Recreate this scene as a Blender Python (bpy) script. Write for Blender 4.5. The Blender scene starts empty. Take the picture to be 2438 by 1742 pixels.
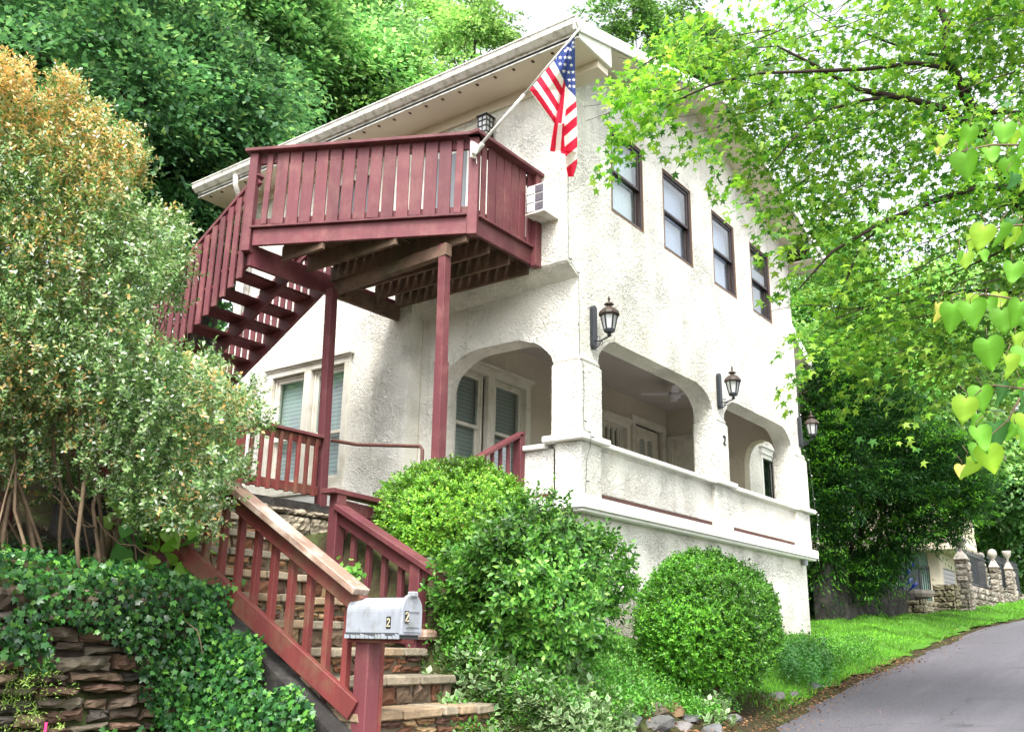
import bpy, bmesh, math, random
import numpy as np
from mathutils import Vector, Matrix
from mathutils.geometry import tessellate_polygon

# ------------------------------------------------------------------ camera, light
S = bpy.context.scene
COL = S.collection
YAW, PIT, ROL, FPX = 0.64264546, 0.28483625, 0.0175118, 2219.75
PW, PH = 2438.0, 1742.0
_f = np.array([math.cos(PIT)*math.cos(YAW), math.cos(PIT)*math.sin(YAW), math.sin(PIT)])
_r = np.cross(_f, [0, 0, 1]); _r /= np.linalg.norm(_r); _u = np.cross(_r, _f)
CR = _r*math.cos(ROL)+_u*math.sin(ROL); CU = -_r*math.sin(ROL)+_u*math.cos(ROL); CF = _f
cd = bpy.data.cameras.new("camera"); cam = bpy.data.objects.new("camera", cd); COL.objects.link(cam)
cam.matrix_world = Matrix(((CR[0], CU[0], -CF[0], 0), (CR[1], CU[1], -CF[1], 0), (CR[2], CU[2], -CF[2], 0), (0, 0, 0, 1)))
cd.sensor_fit = 'HORIZONTAL'; cd.sensor_width = 36; cd.lens = FPX/PW*36; cd.clip_start = .05; cd.clip_end = 600
S.camera = cam

SUN_EL, SUN_AZ = math.radians(56), math.radians(212)     # azimuth measured from +x to +y
w = bpy.data.worlds.new("World"); S.world = w; w.use_nodes = True
nt = w.node_tree; nt.nodes.clear()
sky = nt.nodes.new('ShaderNodeTexSky'); sky.sky_type = 'NISHITA'; sky.sun_disc = False
sky.sun_elevation = SUN_EL; sky.sun_rotation = math.pi/2-SUN_AZ; sky.air_density = 1.0; sky.dust_density = 4.0; sky.ozone_density = 1.0
hs = nt.nodes.new('ShaderNodeHueSaturation'); hs.inputs['Saturation'].default_value = .2
bg = nt.nodes.new('ShaderNodeBackground'); bg.inputs[1].default_value = 0.15
ow = nt.nodes.new('ShaderNodeOutputWorld')
nt.links.new(sky.outputs[0], hs.inputs['Color']); nt.links.new(hs.outputs[0], bg.inputs[0]); nt.links.new(bg.outputs[0], ow.inputs[0])
sd = bpy.data.lights.new("sun", 'SUN'); sd.energy = 1.0; sd.angle = math.radians(20); sd.color = (1, .96, .9)
sun = bpy.data.objects.new("sun", sd); COL.objects.link(sun)
sun.location = (0, 0, 30)
sv = Vector((math.cos(SUN_EL)*math.cos(SUN_AZ), math.cos(SUN_EL)*math.sin(SUN_AZ), math.sin(SUN_EL)))
sun.rotation_euler = sv.to_track_quat('Z', 'Y').to_euler()
S.view_settings.view_transform = 'Standard'; S.view_settings.look = 'None'; S.view_settings.exposure = 1.92; S.view_settings.gamma = 1
S.render.resolution_x = 1024; S.render.resolution_y = 731
S.render.engine = 'CYCLES'
try:
    S.cycles.max_bounces = 6; S.cycles.transparent_max_bounces = 8; S.cycles.diffuse_bounces = 3; S.cycles.glossy_bounces = 2; S.cycles.transmission_bounces = 3
except Exception: pass

# ------------------------------------------------------------------ helpers
RG = np.random.default_rng(7); random.seed(7)
def ray(px, py):
    d = CF*FPX+CR*(px-PW/2)-CU*(py-PH/2); return d
def at(px, py, dep):
    d = ray(px, py); return d*(dep/FPX)
def on(px, py, ax, v):
    d = ray(px, py); return d*(v/d[ax])
def lerp(a, b, t): return a+(b-a)*t
def sstep(a, b, x):
    t = np.clip((x-a)/(b-a), 0, 1); return t*t*(3-2*t)

MATS = {}
def nmat(name, col, rough=.7, spec=.3, var=.15, vscale=4., bump=0., bscale=20., attr=False, trans=0., coat=0., metal=0., col2=None, mixscale=3., bdist=.01, detail=6, grain=None, objrand=0.):
    if name in MATS: return MATS[name]
    m = bpy.data.materials.new(name); m.use_nodes = True; t = m.node_tree; N = t.nodes; L = t.links; N.clear()
    o = N.new('ShaderNodeOutputMaterial'); p = N.new('ShaderNodeBsdfPrincipled')
    p.inputs['Roughness'].default_value = rough; p.inputs['Metallic'].default_value = metal
    p.inputs['Specular IOR Level'].default_value = spec
    if coat: p.inputs['Coat Weight'].default_value = coat; p.inputs['Coat Roughness'].default_value = .05
    tc = N.new('ShaderNodeTexCoord')
    nz = N.new('ShaderNodeTexNoise'); nz.inputs['Scale'].default_value = vscale; nz.inputs['Detail'].default_value = detail; nz.inputs['Roughness'].default_value = .65
    L.new(tc.outputs['Object'], nz.inputs['Vector'])
    if attr:
        a = N.new('ShaderNodeAttribute'); a.attribute_name = 'col'; base = a.outputs['Color']
    else:
        rgb = N.new('ShaderNodeRGB'); rgb.outputs[0].default_value = (*col, 1); base = rgb.outputs[0]
    if col2 is not None:
        n2 = N.new('ShaderNodeTexNoise'); n2.inputs['Scale'].default_value = mixscale; n2.inputs['Detail'].default_value = 8; n2.inputs['Roughness'].default_value = .7
        L.new(tc.outputs['Object'], n2.inputs['Vector'])
        r2 = N.new('ShaderNodeMapRange'); r2.inputs[1].default_value = .48; r2.inputs[2].default_value = .68
        L.new(n2.outputs[0], r2.inputs[0])
        mx = N.new('ShaderNodeMixRGB'); mx.inputs[2].default_value = (*col2, 1); L.new(r2.outputs[0], mx.inputs[0]); L.new(base, mx.inputs[1]); base = mx.outputs[0]
    if var:
        mr = N.new('ShaderNodeMapRange'); mr.inputs[1].default_value = .25; mr.inputs[2].default_value = .75
        mr.inputs[3].default_value = 1-var; mr.inputs[4].default_value = 1+var
        L.new(nz.outputs[0], mr.inputs[0])
        mu = N.new('ShaderNodeVectorMath'); mu.operation = 'SCALE'; L.new(base, mu.inputs[0]); L.new(mr.outputs[0], mu.inputs['Scale']); base = mu.outputs[0]
    if objrand:
        oi = N.new('ShaderNodeObjectInfo'); m_ = N.new('ShaderNodeMapRange'); m_.inputs[3].default_value = 1-objrand; m_.inputs[4].default_value = 1+objrand; L.new(oi.outputs['Random'], m_.inputs[0])
        v_ = N.new('ShaderNodeVectorMath'); v_.operation = 'SCALE'; L.new(base, v_.inputs[0]); L.new(m_.outputs[0], v_.inputs['Scale']); base = v_.outputs[0]
    L.new(base, p.inputs['Base Color'])
    if bump:
        b = N.new('ShaderNodeBump'); b.inputs['Strength'].default_value = bump; b.inputs['Distance'].default_value = bdist
        bn = N.new('ShaderNodeTexNoise'); bn.inputs['Scale'].default_value = bscale; bn.inputs['Detail'].default_value = 4; bn.inputs['Roughness'].default_value = .6
        
        if grain:
            gm = N.new('ShaderNodeMapping'); gm.inputs['Scale'].default_value = grain; L.new(tc.outputs['Object'], gm.inputs[0]); L.new(gm.outputs[0], bn.inputs['Vector']); L.new(gm.outputs[0], nz.inputs['Vector'])
        else: L.new(tc.outputs['Object'], bn.inputs['Vector'])
        L.new(bn.outputs[0], b.inputs['Height']); L.new(b.outputs[0], p.inputs['Normal'])
    if trans:
        tr = N.new('ShaderNodeBsdfTranslucent'); L.new(base, tr.inputs[0])
        g = N.new('ShaderNodeVectorMath'); g.operation = 'MULTIPLY'; g.inputs[1].default_value = (1.15, 1.22, .75); L.new(base, g.inputs[0]); L.new(g.outputs[0], tr.inputs[0])
        ms = N.new('ShaderNodeMixShader'); ms.inputs[0].default_value = trans; L.new(p.outputs[0], ms.inputs[1]); L.new(tr.outputs[0], ms.inputs[2]); L.new(ms.outputs[0], o.inputs[0])
    else: L.new(p.outputs[0], o.inputs[0])
    MATS[name] = m; return m

def stucco_mat(name, col, dirt=.5, scale=26., strength=.8):
    m = bpy.data.materials.new(name); m.use_nodes = True; t = m.node_tree; N = t.nodes; L = t.links; N.clear()
    o = N.new('ShaderNodeOutputMaterial'); p = N.new('ShaderNodeBsdfPrincipled'); p.inputs['Roughness'].default_value = .85; p.inputs['Specular IOR Level'].default_value = .2
    tc = N.new('ShaderNodeTexCoord')
    n1 = N.new('ShaderNodeTexNoise'); n1.inputs['Scale'].default_value = scale; n1.inputs['Detail'].default_value = 5; n1.inputs['Roughness'].default_value = .55; n1.inputs['Distortion'].default_value = 1.2
    n2 = N.new('ShaderNodeTexNoise'); n2.inputs['Scale'].default_value = scale*.32; n2.inputs['Detail'].default_value = 3
    L.new(tc.outputs['Object'], n1.inputs['Vector']); L.new(tc.outputs['Object'], n2.inputs['Vector'])
    cr = N.new('ShaderNodeMapRange'); cr.inputs[1].default_value = .36; cr.inputs[2].default_value = .62; L.new(n1.outputs[0], cr.inputs[0])
    ad = N.new('ShaderNodeMath'); ad.operation = 'MULTIPLY_ADD'; ad.inputs[1].default_value = 1.2; L.new(n2.outputs[0], ad.inputs[0]); L.new(cr.outputs[0], ad.inputs[2])
    b = N.new('ShaderNodeBump'); b.inputs['Strength'].default_value = strength; b.inputs['Distance'].default_value = .034
    L.new(ad.outputs[0], b.inputs['Height']); L.new(b.outputs[0], p.inputs['Normal'])
    n5 = N.new('ShaderNodeTexNoise'); n5.inputs['Scale'].default_value = 1.6; n5.inputs['Detail'].default_value = 4; L.new(tc.outputs['Object'], n5.inputs['Vector'])
    ps = N.new('ShaderNodeMapRange'); ps.inputs[1].default_value = .35; ps.inputs[2].default_value = .65; ps.inputs[3].default_value = strength*.45; ps.inputs[4].default_value = min(1, strength*1.35); L.new(n5.outputs[0], ps.inputs[0]); L.new(ps.outputs[0], b.inputs['Strength'])
    # dirt caught in the pits, in loose patches
    n3 = N.new('ShaderNodeTexNoise'); n3.inputs['Scale'].default_value = 1.1; n3.inputs['Detail'].default_value = 6; n3.inputs['Roughness'].default_value = .7
    L.new(tc.outputs['Object'], n3.inputs['Vector'])
    pm = N.new('ShaderNodeMapRange'); pm.inputs[1].default_value = .42; pm.inputs[2].default_value = .72; L.new(n3.outputs[0], pm.inputs[0])
    pit = N.new('ShaderNodeMapRange'); pit.inputs[1].default_value = .43; pit.inputs[2].default_value = .33; L.new(n1.outputs[0], pit.inputs[0])
    mm = N.new('ShaderNodeMath'); mm.operation = 'MULTIPLY'; L.new(pm.outputs[0], mm.inputs[0]); L.new(pit.outputs[0], mm.inputs[1])
    m2 = N.new('ShaderNodeMath'); m2.operation = 'MULTIPLY'; m2.inputs[1].default_value = dirt; L.new(mm.outputs[0], m2.inputs[0])
    mx = N.new('ShaderNodeMixRGB'); mx.inputs[1].default_value = (*col, 1); mx.inputs[2].default_value = (.26, .2, .12, 1); L.new(m2.outputs[0], mx.inputs[0])
    n4 = N.new('ShaderNodeTexNoise'); n4.inputs['Scale'].default_value = .7; n4.inputs['Detail'].default_value = 4; L.new(tc.outputs['Object'], n4.inputs['Vector'])
    q = N.new('ShaderNodeMapRange'); q.inputs[1].default_value = .45; q.inputs[2].default_value = .75; q.inputs[4].default_value = .5; L.new(n4.outputs[0], q.inputs[0])
    m3 = N.new('ShaderNodeMixRGB'); m3.inputs[2].default_value = (col[0]*.93, col[1]*.9, col[2]*.78, 1); L.new(q.outputs[0], m3.inputs[0]); L.new(mx.outputs[0], m3.inputs[1])
    mp = N.new('ShaderNodeMapping'); mp.inputs['Scale'].default_value = (5, 5, .35); L.new(tc.outputs['Object'], mp.inputs[0])
    n6 = N.new('ShaderNodeTexNoise'); n6.inputs['Scale'].default_value = 1.3; n6.inputs['Detail'].default_value = 5; L.new(mp.outputs[0], n6.inputs['Vector'])
    q6 = N.new('ShaderNodeMapRange'); q6.inputs[1].default_value = .55; q6.inputs[2].default_value = .8; q6.inputs[4].default_value = .42; L.new(n6.outputs[0], q6.inputs[0])
    m6 = N.new('ShaderNodeMixRGB'); m6.inputs[2].default_value = (.5, .45, .33, 1); L.new(q6.outputs[0], m6.inputs[0]); L.new(m3.outputs[0], m6.inputs[1])
    sp = N.new('ShaderNodeSeparateXYZ'); L.new(tc.outputs['Object'], sp.inputs[0]); zr_ = N.new('ShaderNodeMapRange'); zr_.inputs[1].default_value = .75; zr_.inputs[2].default_value = .05; L.new(sp.outputs[2], zr_.inputs[0])
    m7 = N.new('ShaderNodeMath'); m7.operation = 'MULTIPLY'; L.new(zr_.outputs[0], m7.inputs[0]); L.new(n4.outputs[0], m7.inputs[1])
    m8 = N.new('ShaderNodeMixRGB'); m8.inputs[2].default_value = (.3, .2, .14, 1); L.new(m7.outputs[0], m8.inputs[0]); L.new(m6.outputs[0], m8.inputs[1])
    L.new(m8.outputs[0], p.inputs['Base Color']); L.new(p.outputs[0], o.inputs[0])
    MATS[name] = m; return m

def glass_mat(name, tint=(.9, .95, .95), refl=.10):
    m = bpy.data.materials.new(name); m.use_nodes = True; t = m.node_tree; N = t.nodes; L = t.links; N.clear()
    o = N.new('ShaderNodeOutputMaterial'); tr = N.new('ShaderNodeBsdfTransparent'); tr.inputs[0].default_value = (*tint, 1)
    g = N.new('ShaderNodeBsdfGlossy'); g.inputs['Roughness'].default_value = .02
    fr = N.new('ShaderNodeLayerWeight'); pw = N.new('ShaderNodeMath'); pw.operation = 'POWER'; pw.inputs[1].default_value = 4; L.new(fr.outputs['Facing'], pw.inputs[0])
    a = N.new('ShaderNodeMath'); a.operation = 'MULTIPLY_ADD'; a.inputs[1].default_value = .85; a.inputs[2].default_value = refl; L.new(pw.outputs[0], a.inputs[0])
    ms = N.new('ShaderNodeMixShader'); L.new(a.outputs[0], ms.inputs[0]); L.new(tr.outputs[0], ms.inputs[1]); L.new(g.outputs[0], ms.inputs[2]); L.new(ms.outputs[0], o.inputs[0])
    MATS[name] = m; return m

def stripe_mat(name, col, dark, freq, duty=.12, rough=.6):
    """horizontal slats (a blind, a roller door)"""
    m = bpy.data.materials.new(name); m.use_nodes = True; t = m.node_tree; N = t.nodes; L = t.links; N.clear()
    o = N.new('ShaderNodeOutputMaterial'); p = N.new('ShaderNodeBsdfPrincipled'); p.inputs['Roughness'].default_value = rough
    tc = N.new('ShaderNodeTexCoord'); sp = N.new('ShaderNodeSeparateXYZ'); L.new(tc.outputs['Object'], sp.inputs[0])
    mu = N.new('ShaderNodeMath'); mu.operation = 'MULTIPLY'; mu.inputs[1].default_value = freq; L.new(sp.outputs[2], mu.inputs[0])
    fr = N.new('ShaderNodeMath'); fr.operation = 'FRACT'; L.new(mu.outputs[0], fr.inputs[0])
    lt = N.new('ShaderNodeMath'); lt.operation = 'LESS_THAN'; lt.inputs[1].default_value = duty; L.new(fr.outputs[0], lt.inputs[0])
    mx = N.new('ShaderNodeMixRGB'); mx.inputs[1].default_value = (*col, 1); mx.inputs[2].default_value = (*dark, 1); L.new(lt.outputs[0], mx.inputs[0])
    L.new(mx.outputs[0], p.inputs['Base Color'])
    b = N.new('ShaderNodeBump'); b.inputs['Strength'].default_value = .6; b.inputs['Distance'].default_value = .01; L.new(fr.outputs[0], b.inputs['Height']); L.new(b.outputs[0], p.inputs['Normal'])
    L.new(p.outputs[0], o.inputs[0]); MATS[name] = m; return m

def asphalt_mat():
    m = bpy.data.materials.new('asphalt'); m.use_nodes = True; t = m.node_tree; N = t.nodes; L = t.links; N.clear()
    o = N.new('ShaderNodeOutputMaterial'); p = N.new('ShaderNodeBsdfPrincipled'); p.inputs['Roughness'].default_value = .72; p.inputs['Specular IOR Level'].default_value = .4
    tc = N.new('ShaderNodeTexCoord')
    def noise(sc, det=6, vec=None):
        n = N.new('ShaderNodeTexNoise'); n.inputs['Scale'].default_value = sc; n.inputs['Detail'].default_value = det; n.inputs['Roughness'].default_value = .7; L.new(vec or tc.outputs['Object'], n.inputs['Vector']); return n
    def mr(src, a, b_, c, d):
        r = N.new('ShaderNodeMapRange'); r.inputs[1].default_value = a; r.inputs[2].default_value = b_; r.inputs[3].default_value = c; r.inputs[4].default_value = d; L.new(src, r.inputs[0]); return r.outputs[0]
    def mix(f, a, b_):
        x = N.new('ShaderNodeMixRGB'); L.new(f, x.inputs[0])
        for k, v in ((1, a), (2, b_)):
            if isinstance(v, tuple): x.inputs[k].default_value = (*v, 1)
            else: L.new(v, x.inputs[k])
        return x.outputs[0]
    c = mix(mr(noise(70, 3).outputs[0], .42, .58, 0, 1), (.048, .046, .054), (.115, .11, .128))
    c = mix(mr(noise(160, 2).outputs[0], .60, .66, 0, .8), c, (.30, .27, .27))
    c = mix(mr(noise(.55, 5).outputs[0], .40, .62, 0, .45), c, (.105, .10, .118))
    mp = N.new('ShaderNodeMapping'); mp.inputs['Scale'].default_value = (.18, 1.6, 1); L.new(tc.outputs['Object'], mp.inputs[0])
    c = mix(mr(noise(1.3, 3, mp.outputs[0]).outputs[0], .50, .66, 0, .4), c, (.14, .135, .15))
    wv = noise(2.2, 4); va = N.new('ShaderNodeVectorMath'); va.operation = 'MULTIPLY_ADD'; va.inputs[1].default_value = (.7, .7, 0); L.new(wv.outputs['Color'], va.inputs[0]); L.new(tc.outputs['Object'], va.inputs[2])
    vo = N.new('ShaderNodeTexVoronoi'); vo.feature = 'DISTANCE_TO_EDGE'; vo.inputs['Scale'].default_value = .42; L.new(va.outputs[0], vo.inputs['Vector'])
    ck = N.new('ShaderNodeMath'); ck.operation = 'MULTIPLY'; L.new(mr(vo.outputs[0], .0, .012, 1, 0), ck.inputs[0]); L.new(mr(noise(.8, 3).outputs[0], .45, .6, 0, .85), ck.inputs[1])
    c = mix(ck.outputs[0], c, (.03, .028, .03))
    L.new(c, p.inputs['Base Color']); b = N.new('ShaderNodeBump'); b.inputs['Strength'].default_value = .5; b.inputs['Distance'].default_value = .006; L.new(noise(110, 3).outputs[0], b.inputs['Height']); L.new(b.outputs[0], p.inputs['Normal'])
    L.new(p.outputs[0], o.inputs[0]); MATS['asphalt'] = m; return m

M = {}
M['stucco'] = stucco_mat('stucco', (.84, .82, .75), .85, 22., .85)
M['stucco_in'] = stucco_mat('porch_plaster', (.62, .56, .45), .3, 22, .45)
M['trim'] = nmat('cream_trim_paint', (.74, .71, .62), .5, .35, .06, 6, .15, 30, col2=(.5, .46, .36), mixscale=2.2)
M['soffit'] = nmat('soffit_paint', (.76, .66, .55), .6, .25, .05, 2)
M['white'] = nmat('white_paint', (.8, .79, .75), .5, .35, .05, 9, .2, 40, col2=(.72, .70, .63), mixscale=7)
M['gutter'] = nmat('gutter_enamel', (.74, .71, .66), .4, .4, .05, 8, col2=(.33, .31, .26), mixscale=9)
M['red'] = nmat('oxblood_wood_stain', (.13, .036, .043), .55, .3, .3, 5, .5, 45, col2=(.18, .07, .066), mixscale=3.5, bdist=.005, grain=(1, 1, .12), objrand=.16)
M['redworn'] = nmat('weathered_red_wood', (.15, .033, .03), .6, .3, .3, 7, .5, 40, col2=(.14, .09, .05), mixscale=3.5, bdist=.006, grain=(1, 1, .12), objrand=.16)
M['redtop'] = nmat('faded_handrail_sky_shine', (.30, .19, .14), .45, .5, .35, 6, .5, 40, col2=(.70, .63, .54), mixscale=2.2, bdist=.005)  # faded wood, with the sky's white shine painted into the colour
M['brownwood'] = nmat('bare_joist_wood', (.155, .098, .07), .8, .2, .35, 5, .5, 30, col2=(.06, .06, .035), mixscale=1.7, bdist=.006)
M['blackframe'] = nmat('dark_bronze_frame', (.035, .022, .022), .4, .5, .1, 6)
M['curtain'] = nmat('lavender_screen', (.56, .55, .74), .25, .6, .06, 30, coat=.5)
M['curtain_white'] = nmat('white_shade', (.82, .82, .84), .3, .5, .03, 4, coat=.6)
M['screen_dark'] = nmat('dark_screen', (.16, .17, .18), .3, .5, .1, 5, coat=.5)
M['dark'] = nmat('dark_interior', (.02, .022, .02), .4, .6, .2, 3)
M['glass'] = glass_mat('window_glass')
M['blind'] = stripe_mat('window_blind', (.76, .78, .80), (.32, .34, .36), 17, .14)
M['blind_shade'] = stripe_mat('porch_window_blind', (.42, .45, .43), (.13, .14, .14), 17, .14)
M['roller'] = stripe_mat('roller_door_metal', (.55, .54, .55), (.25, .25, .26), 9, .2)
M['shingle'] = nmat('roof_shingle', (.12, .11, .10), .9, .1, .3, 20, .5, 30)
M['iron'] = nmat('black_iron', (.018, .022, .028), .45, .5, .2, 10)
M['copper'] = nmat('rusty_copper', (.055, .033, .024), .5, .4, .4, 25, col2=(.05, .055, .05), mixscale=20)
M['frost'] = nmat('frosted_lamp_glass', (.62, .63, .62), .3, .5, .08, 10)
M['rust'] = nmat('rusty_pipe', (.09, .035, .025), .6, .4, .35, 20)
M['stone'] = nmat('field_stone', (0, 0, 0), .85, .25, .4, 9, .8, 22, attr=True, bdist=.015)
M['mortar'] = nmat('mortar_and_dark_joint', (.075, .06, .045), .9, .1, .4, 12, .6, 40)
M['mortar_light'] = nmat('step_mortar', (.17, .14, .10), .9, .1, .3, 14, .6, 40)
M['asphalt'] = asphalt_mat()
M['soil'] = nmat('soil_and_litter', (.045, .036, .02), .95, .1, .5, 9, .8, 30, col2=(.05, .08, .02), mixscale=1.5, bdist=.02)
M['leaf'] = nmat('shrub_leaf', (0, 0, 0), .36, .38, .0, attr=True, trans=.22)
M['leafm'] = nmat('tree_leaf', (0, 0, 0), .5, .35, .0, attr=True, trans=.5)
M['leafb'] = nmat('far_leaf', (0, 0, 0), .55, .3, .0, attr=True, trans=.5)
M['dryleaf'] = nmat('dry_leaf', (0, 0, 0), .7, .2, 0, attr=True)
M['bark'] = nmat('bark', (.05, .036, .03), .9, .15, .4, 10, .8, 25, bdist=.01)
M['barkl'] = nmat('pale_bark', (.16, .115, .075), .85, .15, .4, 12, .6, 30, bdist=.006)
M['mail'] = nmat('weathered_mailbox_metal', (.30, .32, .36), .4, .5, .2, 9, .3, 25, col2=(.17, .18, .15), mixscale=6, grain=(1, 1, .4))
M['mailbare'] = nmat('peeled_dark_metal', (.06, .065, .07), .5, .5, .4, 12)
M['black'] = nmat('black_plate', (.02, .02, .02), .4, .5, 0)
M['gold'] = nmat('pale_numeral', (.62, .55, .36), .5, .4, 0)
M['flag'] = nmat('flag_cloth', (0, 0, 0), .7, .2, 0, attr=True, trans=.35)
M['ac'] = nmat('ac_casing', (.62, .61, .64), .45, .4, .05, 8, col2=(.45, .44, .42), mixscale=6)
M['acdark'] = nmat('ac_grille', (.12, .11, .13), .5, .4, .5, 60)
M['green'] = nmat('mint_board_paint', (.30, .47, .40), .6, .3, .1, 6)
M['cream'] = nmat('cream_board', (.66, .60, .46), .6, .3, .1, 6)
M['greywall'] = nmat('dark_weathered_concrete', (.035, .032, .03), .9, .2, .5, 5, .7, 18, col2=(.075, .07, .06), mixscale=2.5, bdist=.02)
M['limestone'] = nmat('carved_limestone', (.36, .32, .28), .85, .2, .2, 14, .5, 30)
M['blue'] = nmat('blue_glass', (.02, .05, .35), .15, .8, .3, 10)
M['bottle'] = nmat('clear_bottle', (.65, .6, .5), .2, .8, .3, 10)
M['wire'] = nmat('black_cable', (.09, .10, .09), .6, .3, 0)
M['fanw'] = nmat('fan_white', (.6, .57, .6), .4, .4, 0)
M['pink'] = nmat('pink_tape', (.8, .05, .2), .5, .4, 0)

ORG = {}
def tag(o, label=None, cat=None, group=None, kind=None):
    if label: o['label'] = label
    if cat: o['category'] = cat
    if group: o['group'] = group
    if kind: o['kind'] = kind
    return o
def thing(name, loc, label, cat, group=None):
    o = bpy.data.objects.new(name, None); COL.objects.link(o); o.location = loc; o.empty_display_size = .2
    ORG[o.name] = np.array(loc, float); return tag(o, label, cat, group)

class MB:
    def __init__(s): s.v = []; s.f = []; s.m = []; s.c = []
    def add(s, vs, fs, mi=0, col=None):
        b = len(s.v); s.v += [tuple(map(float, v)) for v in vs]; s.f += [tuple(i+b for i in f) for f in fs]; s.m += [mi]*len(fs)
        s.c += [col or (1, 1, 1)]*len(vs); return s
    def hexa(s, p, mi=0, col=None):     # p: 8 points, bottom ring 0-3, top ring 4-7
        return s.add(p, [(3, 2, 1, 0), (4, 5, 6, 7), (0, 1, 5, 4), (1, 2, 6, 5), (2, 3, 7, 6), (3, 0, 4, 7)], mi, col)
    def box(s, x0, y0, z0, x1, y1, z1, mi=0, col=None):
        return s.hexa([(x0, y0, z0), (x1, y0, z0), (x1, y1, z0), (x0, y1, z0), (x0, y0, z1), (x1, y0, z1), (x1, y1, z1), (x0, y1, z1)], mi, col)
    def beam(s, p, q, wd, h, up=(0, 0, 1), mi=0, col=None, plumb=False):
        """board from p to q (centre line); wd across, h along up"""
        p = np.array(p, float); q = np.array(q, float); d = q-p; d /= np.linalg.norm(d); up = np.array(up, float)
        sd_ = np.cross(d, up); sd_ /= np.linalg.norm(sd_); uu = up if plumb else np.cross(sd_, d)
        a = sd_*wd/2; b = uu*h/2
        return s.hexa([p-a-b, p+a-b, q+a-b, q-a-b, p-a+b, p+a+b, q+a+b, q-a+b], mi, col)
    def tube(s, pts, rad, n=8, mi=0, col=None, cap=True):
        pts = [np.array(p, float) for p in pts]; rr = rad if hasattr(rad, '__len__') else [rad]*len(pts)
        vs = []; fs = []
        prev = None
        for i, p in enumerate(pts):
            d = pts[min(i+1, len(pts)-1)]-pts[max(i-1, 0)]; d /= (np.linalg.norm(d)+1e-9)
            a = np.cross(d, [0, 0, 1] if abs(d[2]) < .95 else [1, 0, 0]) if prev is None else prev-d*np.dot(prev, d)
            a /= (np.linalg.norm(a)+1e-9); prev = a; b = np.cross(d, a)
            for k in range(n):
                t = 2*math.pi*k/n; vs.append(p+(a*math.cos(t)+b*math.sin(t))*rr[i])
        for i in range(len(pts)-1):
            for k in range(n): fs.append((i*n+k, i*n+(k+1) % n, (i+1)*n+(k+1) % n, (i+1)*n+k))
        if cap: fs.append(tuple(range(n-1, -1, -1))); fs.append(tuple((len(pts)-1)*n+k for k in range(n)))
        return s.add(vs, fs, mi, col)
    def lathe(s, c, prof, n=12, mi=0, col=None, rot=0.):
        vs = []; fs = []
        for r_, z in prof:
            for k in range(n):
                t = 2*math.pi*k/n+rot; vs.append((c[0]+r_*math.cos(t), c[1]+r_*math.sin(t), c[2]+z))
        for i in range(len(prof)-1):
            for k in range(n): fs.append((i*n+k, i*n+(k+1) % n, (i+1)*n+(k+1) % n, (i+1)*n+k))
        fs.append(tuple(range(n-1, -1, -1))); fs.append(tuple((len(prof)-1)*n+k for k in range(n)))
        return s.add(vs, fs, mi, col)
    def slab(s, outer, holes, org, U, V, Nn, th, mi=0, side=None):
        """wall with openings: 2-D loops on the plane org+u*U+v*V; front at the plane, thickness th along -Nn"""
        org, U, V, Nn = [np.array(a, float) for a in (org, U, V, Nn)]
        loops = [outer]+list(holes); flat = [p for l in loops for p in l]
        tris = tessellate_polygon([[Vector((a, b, 0)) for a, b in l] for l in loops])
        fr = [org+U*a+V*b for a, b in flat]; bk = [p-Nn*th for p in fr]; n = len(flat)
        fs = []
        for a, b, c in tris:
            fs.append((a, b, c)); fs.append((a+n, c+n, b+n))
        o = 0
        for l in loops:
            k = len(l)
            for i in range(k): fs.append((o+i, o+(i+1) % k, o+(i+1) % k+n, o+i+n))
            o += k
        return s.add(fr+bk, fs, mi if side is None else mi)
    def build(s, name, mats, parent=None, bevel=0., smooth=False, recalc=True, attr=False, kind=None, label=None):
        if not isinstance(mats, (list, tuple)): mats = [mats]
        org = ORG.get(parent.name, np.zeros(3)) if parent is not None else np.zeros(3)
        me = bpy.data.meshes.new(name)
        me.from_pydata([(a-org[0], b-org[1], c-org[2]) for a, b, c in s.v], [], s.f)
        for m in mats: me.materials.append(m)
        if len(mats) > 1: me.polygons.foreach_set('material_index', s.m)
        if attr:
            ca = me.color_attributes.new('col', 'FLOAT_COLOR', 'POINT'); ca.data.foreach_set('color', np.array([(*c, 1) for c in s.c], 'f').ravel())
        if recalc:
            bm = bmesh.new(); bm.from_mesh(me); bmesh.ops.recalc_face_normals(bm, faces=bm.faces[:]); bm.to_mesh(me); bm.free()
        if smooth: me.polygons.foreach_set('use_smooth', [True]*len(me.polygons))
        o = bpy.data.objects.new(name, me); COL.objects.link(o)
        if parent is not None: o.parent = parent
        ORG[o.name] = org
        if bevel:
            b = o.modifiers.new('bevel', 'BEVEL'); b.width = bevel; b.segments = 1; b.limit_method = 'ANGLE'
        if kind: o['kind'] = kind
        if label: o['label'] = label
        return o
def copy_tree(o, parent=None):
    c = o.copy(); COL.objects.link(c)
    if parent is not None: c.parent = parent
    for ch in list(o.children): copy_tree(ch, c)
    return c

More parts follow.
